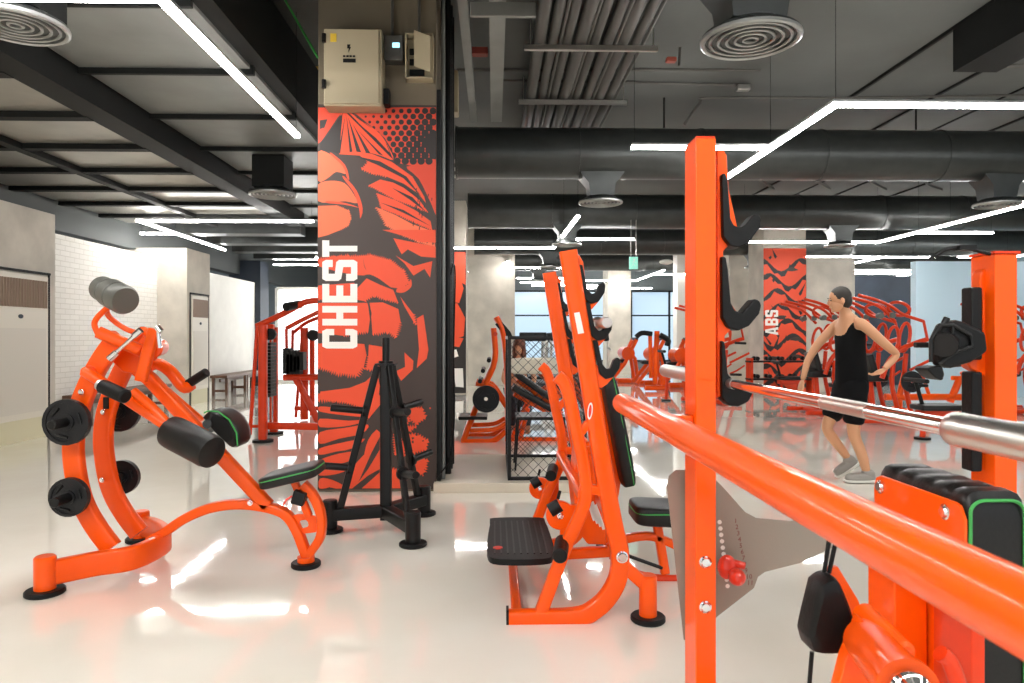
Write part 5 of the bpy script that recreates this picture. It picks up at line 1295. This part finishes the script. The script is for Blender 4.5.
for x in (900, 965):
    p = W(x, 405, 12.2); b = MB(); b.sweep([(p.x, 12.0, .05), (p.x, 12.4, .05)], .08, seg=10); b.cyl((p.x, 12.2, .05), (p.x, 12.2, W(x, 398, 12.2).z), .04); obj('leg', b, ORANGE, t)
bgt(t, 'hand_grip', ((944, 366), (970, 364)), 12.0, .07, BLACK)
# dark exercise ball / speakers of gear by the ABS mural
t = thing('dumbbell_rack', 'black dumbbell rack with dumbbells at the foot of the far ABS mural', 'rack', (W(780, 380, 15.8).x, 15.8, 0))
c = W(780, 380, 15.8)
for z in (.35, .75):
    b = MB(); b.slab((c.x - .75, 15.65, z), (c.x + .75, 15.95, z + .04)); obj('shelf', b, BSTEEL, t)
for s_ in (-.7, .7):
    b = MB(); b.slab((c.x + s_ - .03, 15.65, 0), (c.x + s_ + .03, 15.95, .85)); obj('side_frame', b, RED, t)
dbs = None
for j, z in enumerate((.44, .84)):
    for k in range(5):
        x = c.x - .56 + k * .28; y = 15.8
        if dbs is None:
            dbs = thing('dumbbell', 'black dumbbell on the rack at the foot of the far ABS mural', 'dumbbell', (x, y, z), 'dumbbells by the far mural')
            b = MB(); b.cyl((x, y - .08, z), (x, y + .08, z), .018, seg=10); obj('handle', b, CHROME, dbs)
            for q in (-1, 1): b = MB(); b.cyl((x, y + q * .07, z), (x, y + q * .14, z), .05, seg=6); obj('weight_head', b, BLACK, dbs)
        else: dup(dbs, loc=(x, y, z))

# ---------------------------------------------------------------- far row of orange machines and treadmills
def row_unit():
    Y = 20.0; x = W(628, 370, Y).x
    t = thing('upright_trainer', 'orange slanted trainer in the far row, farthest left of the row', 'exercise machine', (x, Y, 0))
    for dy in (0, .6):
        for pts in (((x - .5, .05), (x - .1, .55), (x + .25, 1.25)), ((x - .3, .05), (x + .35, .05)), ((x + .3, .05), (x + .2, .7), (x - .05, 1.0))):
            b = MB(); b.sweep([V((a, Y + dy, z)) for a, z in pts], .11, seg=8); obj('frame_tube', b, ORANGE, t)
    b = MB(); b.cyl((x, Y - .05, .85), (x, Y + .65, .85), .19, seg=18); obj('drum', b, ORANGE, t)
    b = MB(); b.pad((x - .15, Y + .3, .62), (.35, .35, .1)); obj('seat', b, LEATHER, t)
    b = MB(); b.cyl((x + .25, Y - .05, 1.27), (x + .25, Y + .65, 1.27), .04); obj('handlebar', b, BLACK, t)
    return t
ru = row_unit()
for k, (dx, dy, lab) in enumerate(((.55, -1.0, 'second of the row from the left'), (1.0, -2.0, 'third of the row from the left'), (1.4, -3.0, 'nearest of the row'))):
    dup(ru, (dx, dy, 0), 'orange slanted trainer in the far row, ' + lab)
t = thing('post_machine', 'orange upright post machine with black arms at the near end of the far row', 'exercise machine', (W(655, 380, 17).x, 17, 0))
for pts, w_ in ((((657, 331), (655, 384)), .13), (((650, 332), (651, 378)), .1), (((663, 366), (663, 384)), .16), (((645, 388), (668, 388)), .12)):
    bgt(t, 'frame_tube', pts, 17, w_, ORANGE)
bgt(t, 'black_arm', ((636, 337), (642, 333), (652, 334)), 16.9, .12, BLACK); bgt(t, 'black_arm', ((660, 335), (668, 340), (667, 346)), 16.9, .14, BLACK)
low_bench(676, 368, 14.5, 'flat brown bench just left of the tall orange rack post')
t = thing('red_stand', 'thin red stand left of the tall rack post', 'stand', (W(683, 350, 19).x, 19, 0))
bgt(t, 'pole', ((683, 339), (683, 386)), 19, .07, RED); b = MB(); p = W(683, 388, 19); b.cyl((p.x, 19, 0), (p.x, 19, .05), .2); obj('base', b, BLACK, t)
def treadmill():
    x, Y = 1.0, 17.0
    t = thing('treadmill', 'white and black treadmill in the far row behind the mesh cage', 'treadmill', (x, Y, 0), 'far row of treadmills')
    b = MB(); b.slab((x - .32, Y, .08), (x + .32, Y + 1.5, .2)); obj('deck', b, BSTEEL, t, bevel=.02)
    b = MB(); b.slab((x - .26, Y + .05, .2), (x + .26, Y + 1.4, .21)); obj('belt', b, BLACK, t)
    for s_ in (-.33, .33):
        b = MB(); b.sweep([(x + s_, Y + 1.2, .1), (x + s_, Y + .95, 1.25)], .07, .12, side=XV); obj('upright', b, WHITE, t)
        b = MB(); b.sweep([(x + s_, Y + 1.0, 1.05), (x + s_, Y + .4, 1.0)], .05, seg=8); obj('handrail', b, STEEL, t)
    b = MB(); b.box((x, Y + .93, 1.33), (.7, .1, .22), tiltR('X', -.4)); cn = obj('console', b, BLACK, t, bevel=.02)
    return t
tm = treadmill()
for k in range(1, 3): dup(tm, (.8 * k, 0, 0))
for k in range(3): dup(tm, (.1 + .8 * k, 2.6, 0), 'white and black treadmill in the rearmost row, beyond the first treadmills', group='rearmost row of treadmills')

# ---------------------------------------------------------------- walking man
mp = thing('person', 'man in black tank top and shorts walking left, dark hair, grey shoes', 'person', (W(852, 480, 6.45).x, 6.45, 0))
PY_ = 6.45
def wp(px, py, dy=0): p = W(px, py, PY_); return (p.x, PY_ + dy, p.z)
def nd(px, py, dy, r): return (*wp(px, py, dy), r)
pel = nd(852, 388, 0, .108)
nodes = [pel, nd(851, 366, 0, .10), nd(850, 343, 0, .122), nd(849, 325, 0, .095), nd(846, 314, 0, (.05, .05)), nd(843, 305, 0, (.048, .048)),
    # near (his left... toward camera) arm swings back: upper, elbow, wrist
    nd(853, 324, -.17, .055), nd(872, 345, -.24, .043), nd(884, 354, -.22, .038), nd(868, 368, -.27, .025),
    # far arm reaches forward
    nd(846, 324, .17, .055), nd(828, 345, .22, .043), nd(819, 362, .24, .036), nd(812, 382, .2, .025),
    # stance leg (near)
    nd(851, 398, -.10, .088), nd(848, 416, -.10, .072), nd(848, 433, -.10, .055), nd(856, 452, -.10, .052), nd(862, 474, -.10, .034),
    # swinging leg (far)
    nd(848, 398, .10, .088), nd(838, 413, .10, .070), nd(831, 430, .10, .054), nd(842, 445, .10, .05), nd(855, 462, .10, .033)]
edges = [(0, 1), (1, 2), (2, 3), (3, 4), (4, 5), (3, 6), (6, 7), (7, 8), (8, 9), (3, 10), (10, 11), (11, 12), (12, 13), (0, 14), (14, 15), (15, 16), (16, 17), (17, 18), (0, 19), (19, 20), (20, 21), (21, 22), (22, 23)]
skinned('body', nodes, edges, SKIN, mp)
hb, P, R = head_mb(wp(839, 300), (-1, .12, -.12), .98); obj('head', hb, SKIN, mp)
b = MB()
for sg in (-1, 1): b.ell(P(sg * .03, .084, .005), (.012, .006, .007), R, 10, 6); b.ell(P(sg * .03, .088, .026), (.018, .005, .004), R, 10, 6)
obj('eyes', b, HAIR, mp)
b = MB(); b.ell(P(0, -.022, .038), (.083, .095, .09), R, 20, 12); b.ell(P(0, -.06, -.01), (.078, .055, .08), R, 16, 10); obj('hair', b, HAIR, mp, label='short dark hair')
skinned('tank_top', [nd(852, 404, 0, .13), nd(852, 388, 0, .165), nd(851, 366, 0, .142), nd(850, 343, 0, .14), nd(849, 328, 0, .11), nd(851, 320, -.1, .045), nd(848, 320, .1, .045)], [(0, 1), (1, 2), (2, 3), (3, 4), (4, 5), (4, 6)], CLOTH, mp)
skinned('shorts', [nd(852, 372, 0, .155), nd(852, 384, 0, .15), nd(851, 400, -.10, .108), nd(848, 417, -.105, .102), nd(847, 424, -.105, .098), nd(848, 400, .10, .108), nd(838, 414, .105, .1), nd(834, 421, .105, .095)], [(0, 1), (1, 2), (2, 3), (3, 4), (1, 5), (5, 6), (6, 7)], CLOTH, mp)
def shoe(parent, heel, toe, dy, lab=None):
    h = V(heel); t_ = V(toe); d = (t_ - h); L = d.length; d.normalize(); u_ = V((0, 1, 0)).cross(d); 
    if u_.z < 0: u_ = -u_
    R = Matrix((d, V((0, 1, 0)), u_)).transposed(); c = (h + t_) / 2
    b = MB(); b.ell(c + R @ V((0, 0, .045)), (L / 2, .048, .045), R, 20, 10, .7); b.ell(c + R @ V((L * .28, 0, .075)) * 1 if False else h + R @ V((L * .24, 0, .075)), (L * .22, .044, .05), R, 16, 10, .8); s1 = obj('shoe', b, SHOE, parent)
    b = MB(); b.ell(c + R @ V((0, 0, .014)), (L / 2 + .006, .052, .014), R, 20, 8, .5); obj('sole', b, SOLE, s1)
an = V(wp(862, 474, -.10))
shoe(mp, (an.x + .07, an.y, .005), (an.x - .21, an.y, .005), 0)
an = V(wp(855, 462, .10)); shoe(mp, (an.x + .09, an.y, an.z - .03), (an.x - .12, an.y, an.z - .17), 0)
for cen, dirv in ((V(nodes[9][:3]), V((-.75, -.1, -.35))), (V(nodes[13][:3]), V((-.25, .05, -.9)))):
    d = dirv.normalized(); s_ = d.cross(V((0, 1, 0))).normalized(); w_ = V((0, 1, 0)) if abs(d.y) < .5 else V((0, 0, 1))
    palm = cen + d * .05
    b = MB(); Rh = Matrix((w_, d, w_.cross(d))).transposed(); b.ell(palm, (.042, .055, .018), Rh, 14, 8, .8)
    for k in range(4):
        base = palm + w_ * (-.03 + .02 * k) + d * .04; n_ = w_.cross(d).normalized(); L = (.062, .075, .07, .055)[k]
        b.sweep([base, base + d * L * .5 + n_ * .006, base + d * L * .85 + n_ * .026], .016, seg=8, taper=[1, .95, .7])
    b.sweep([palm + w_ * -.035 - d * .02, palm + w_ * -.06 + d * .015, palm + w_ * -.065 + d * .045], .018, seg=8, taper=[1.1, 1, .7])
    obj('hand', b, SKIN, mp)

# ================================================================== LIGHT
w = bpy.data.worlds.new('world'); S.world = w; w.use_nodes = True
bg = w.node_tree.nodes['Background']; bg.inputs['Color'].default_value = (.86, .94, 1, 1); bg.inputs['Strength'].default_value = .7
S.view_settings.view_transform = 'Standard'; S.view_settings.look = 'None'; S.view_settings.gamma = 1; S.view_settings.use_curve_mapping = False
S.view_settings.exposure = 0.74
S.cycles.max_bounces = 8; S.cycles.diffuse_bounces = 4; S.cycles.glossy_bounces = 4; S.cycles.use_light_tree = True
S.cycles.sample_clamp_indirect = 4; S.cycles.caustics_reflective = False; S.cycles.caustics_refractive = False
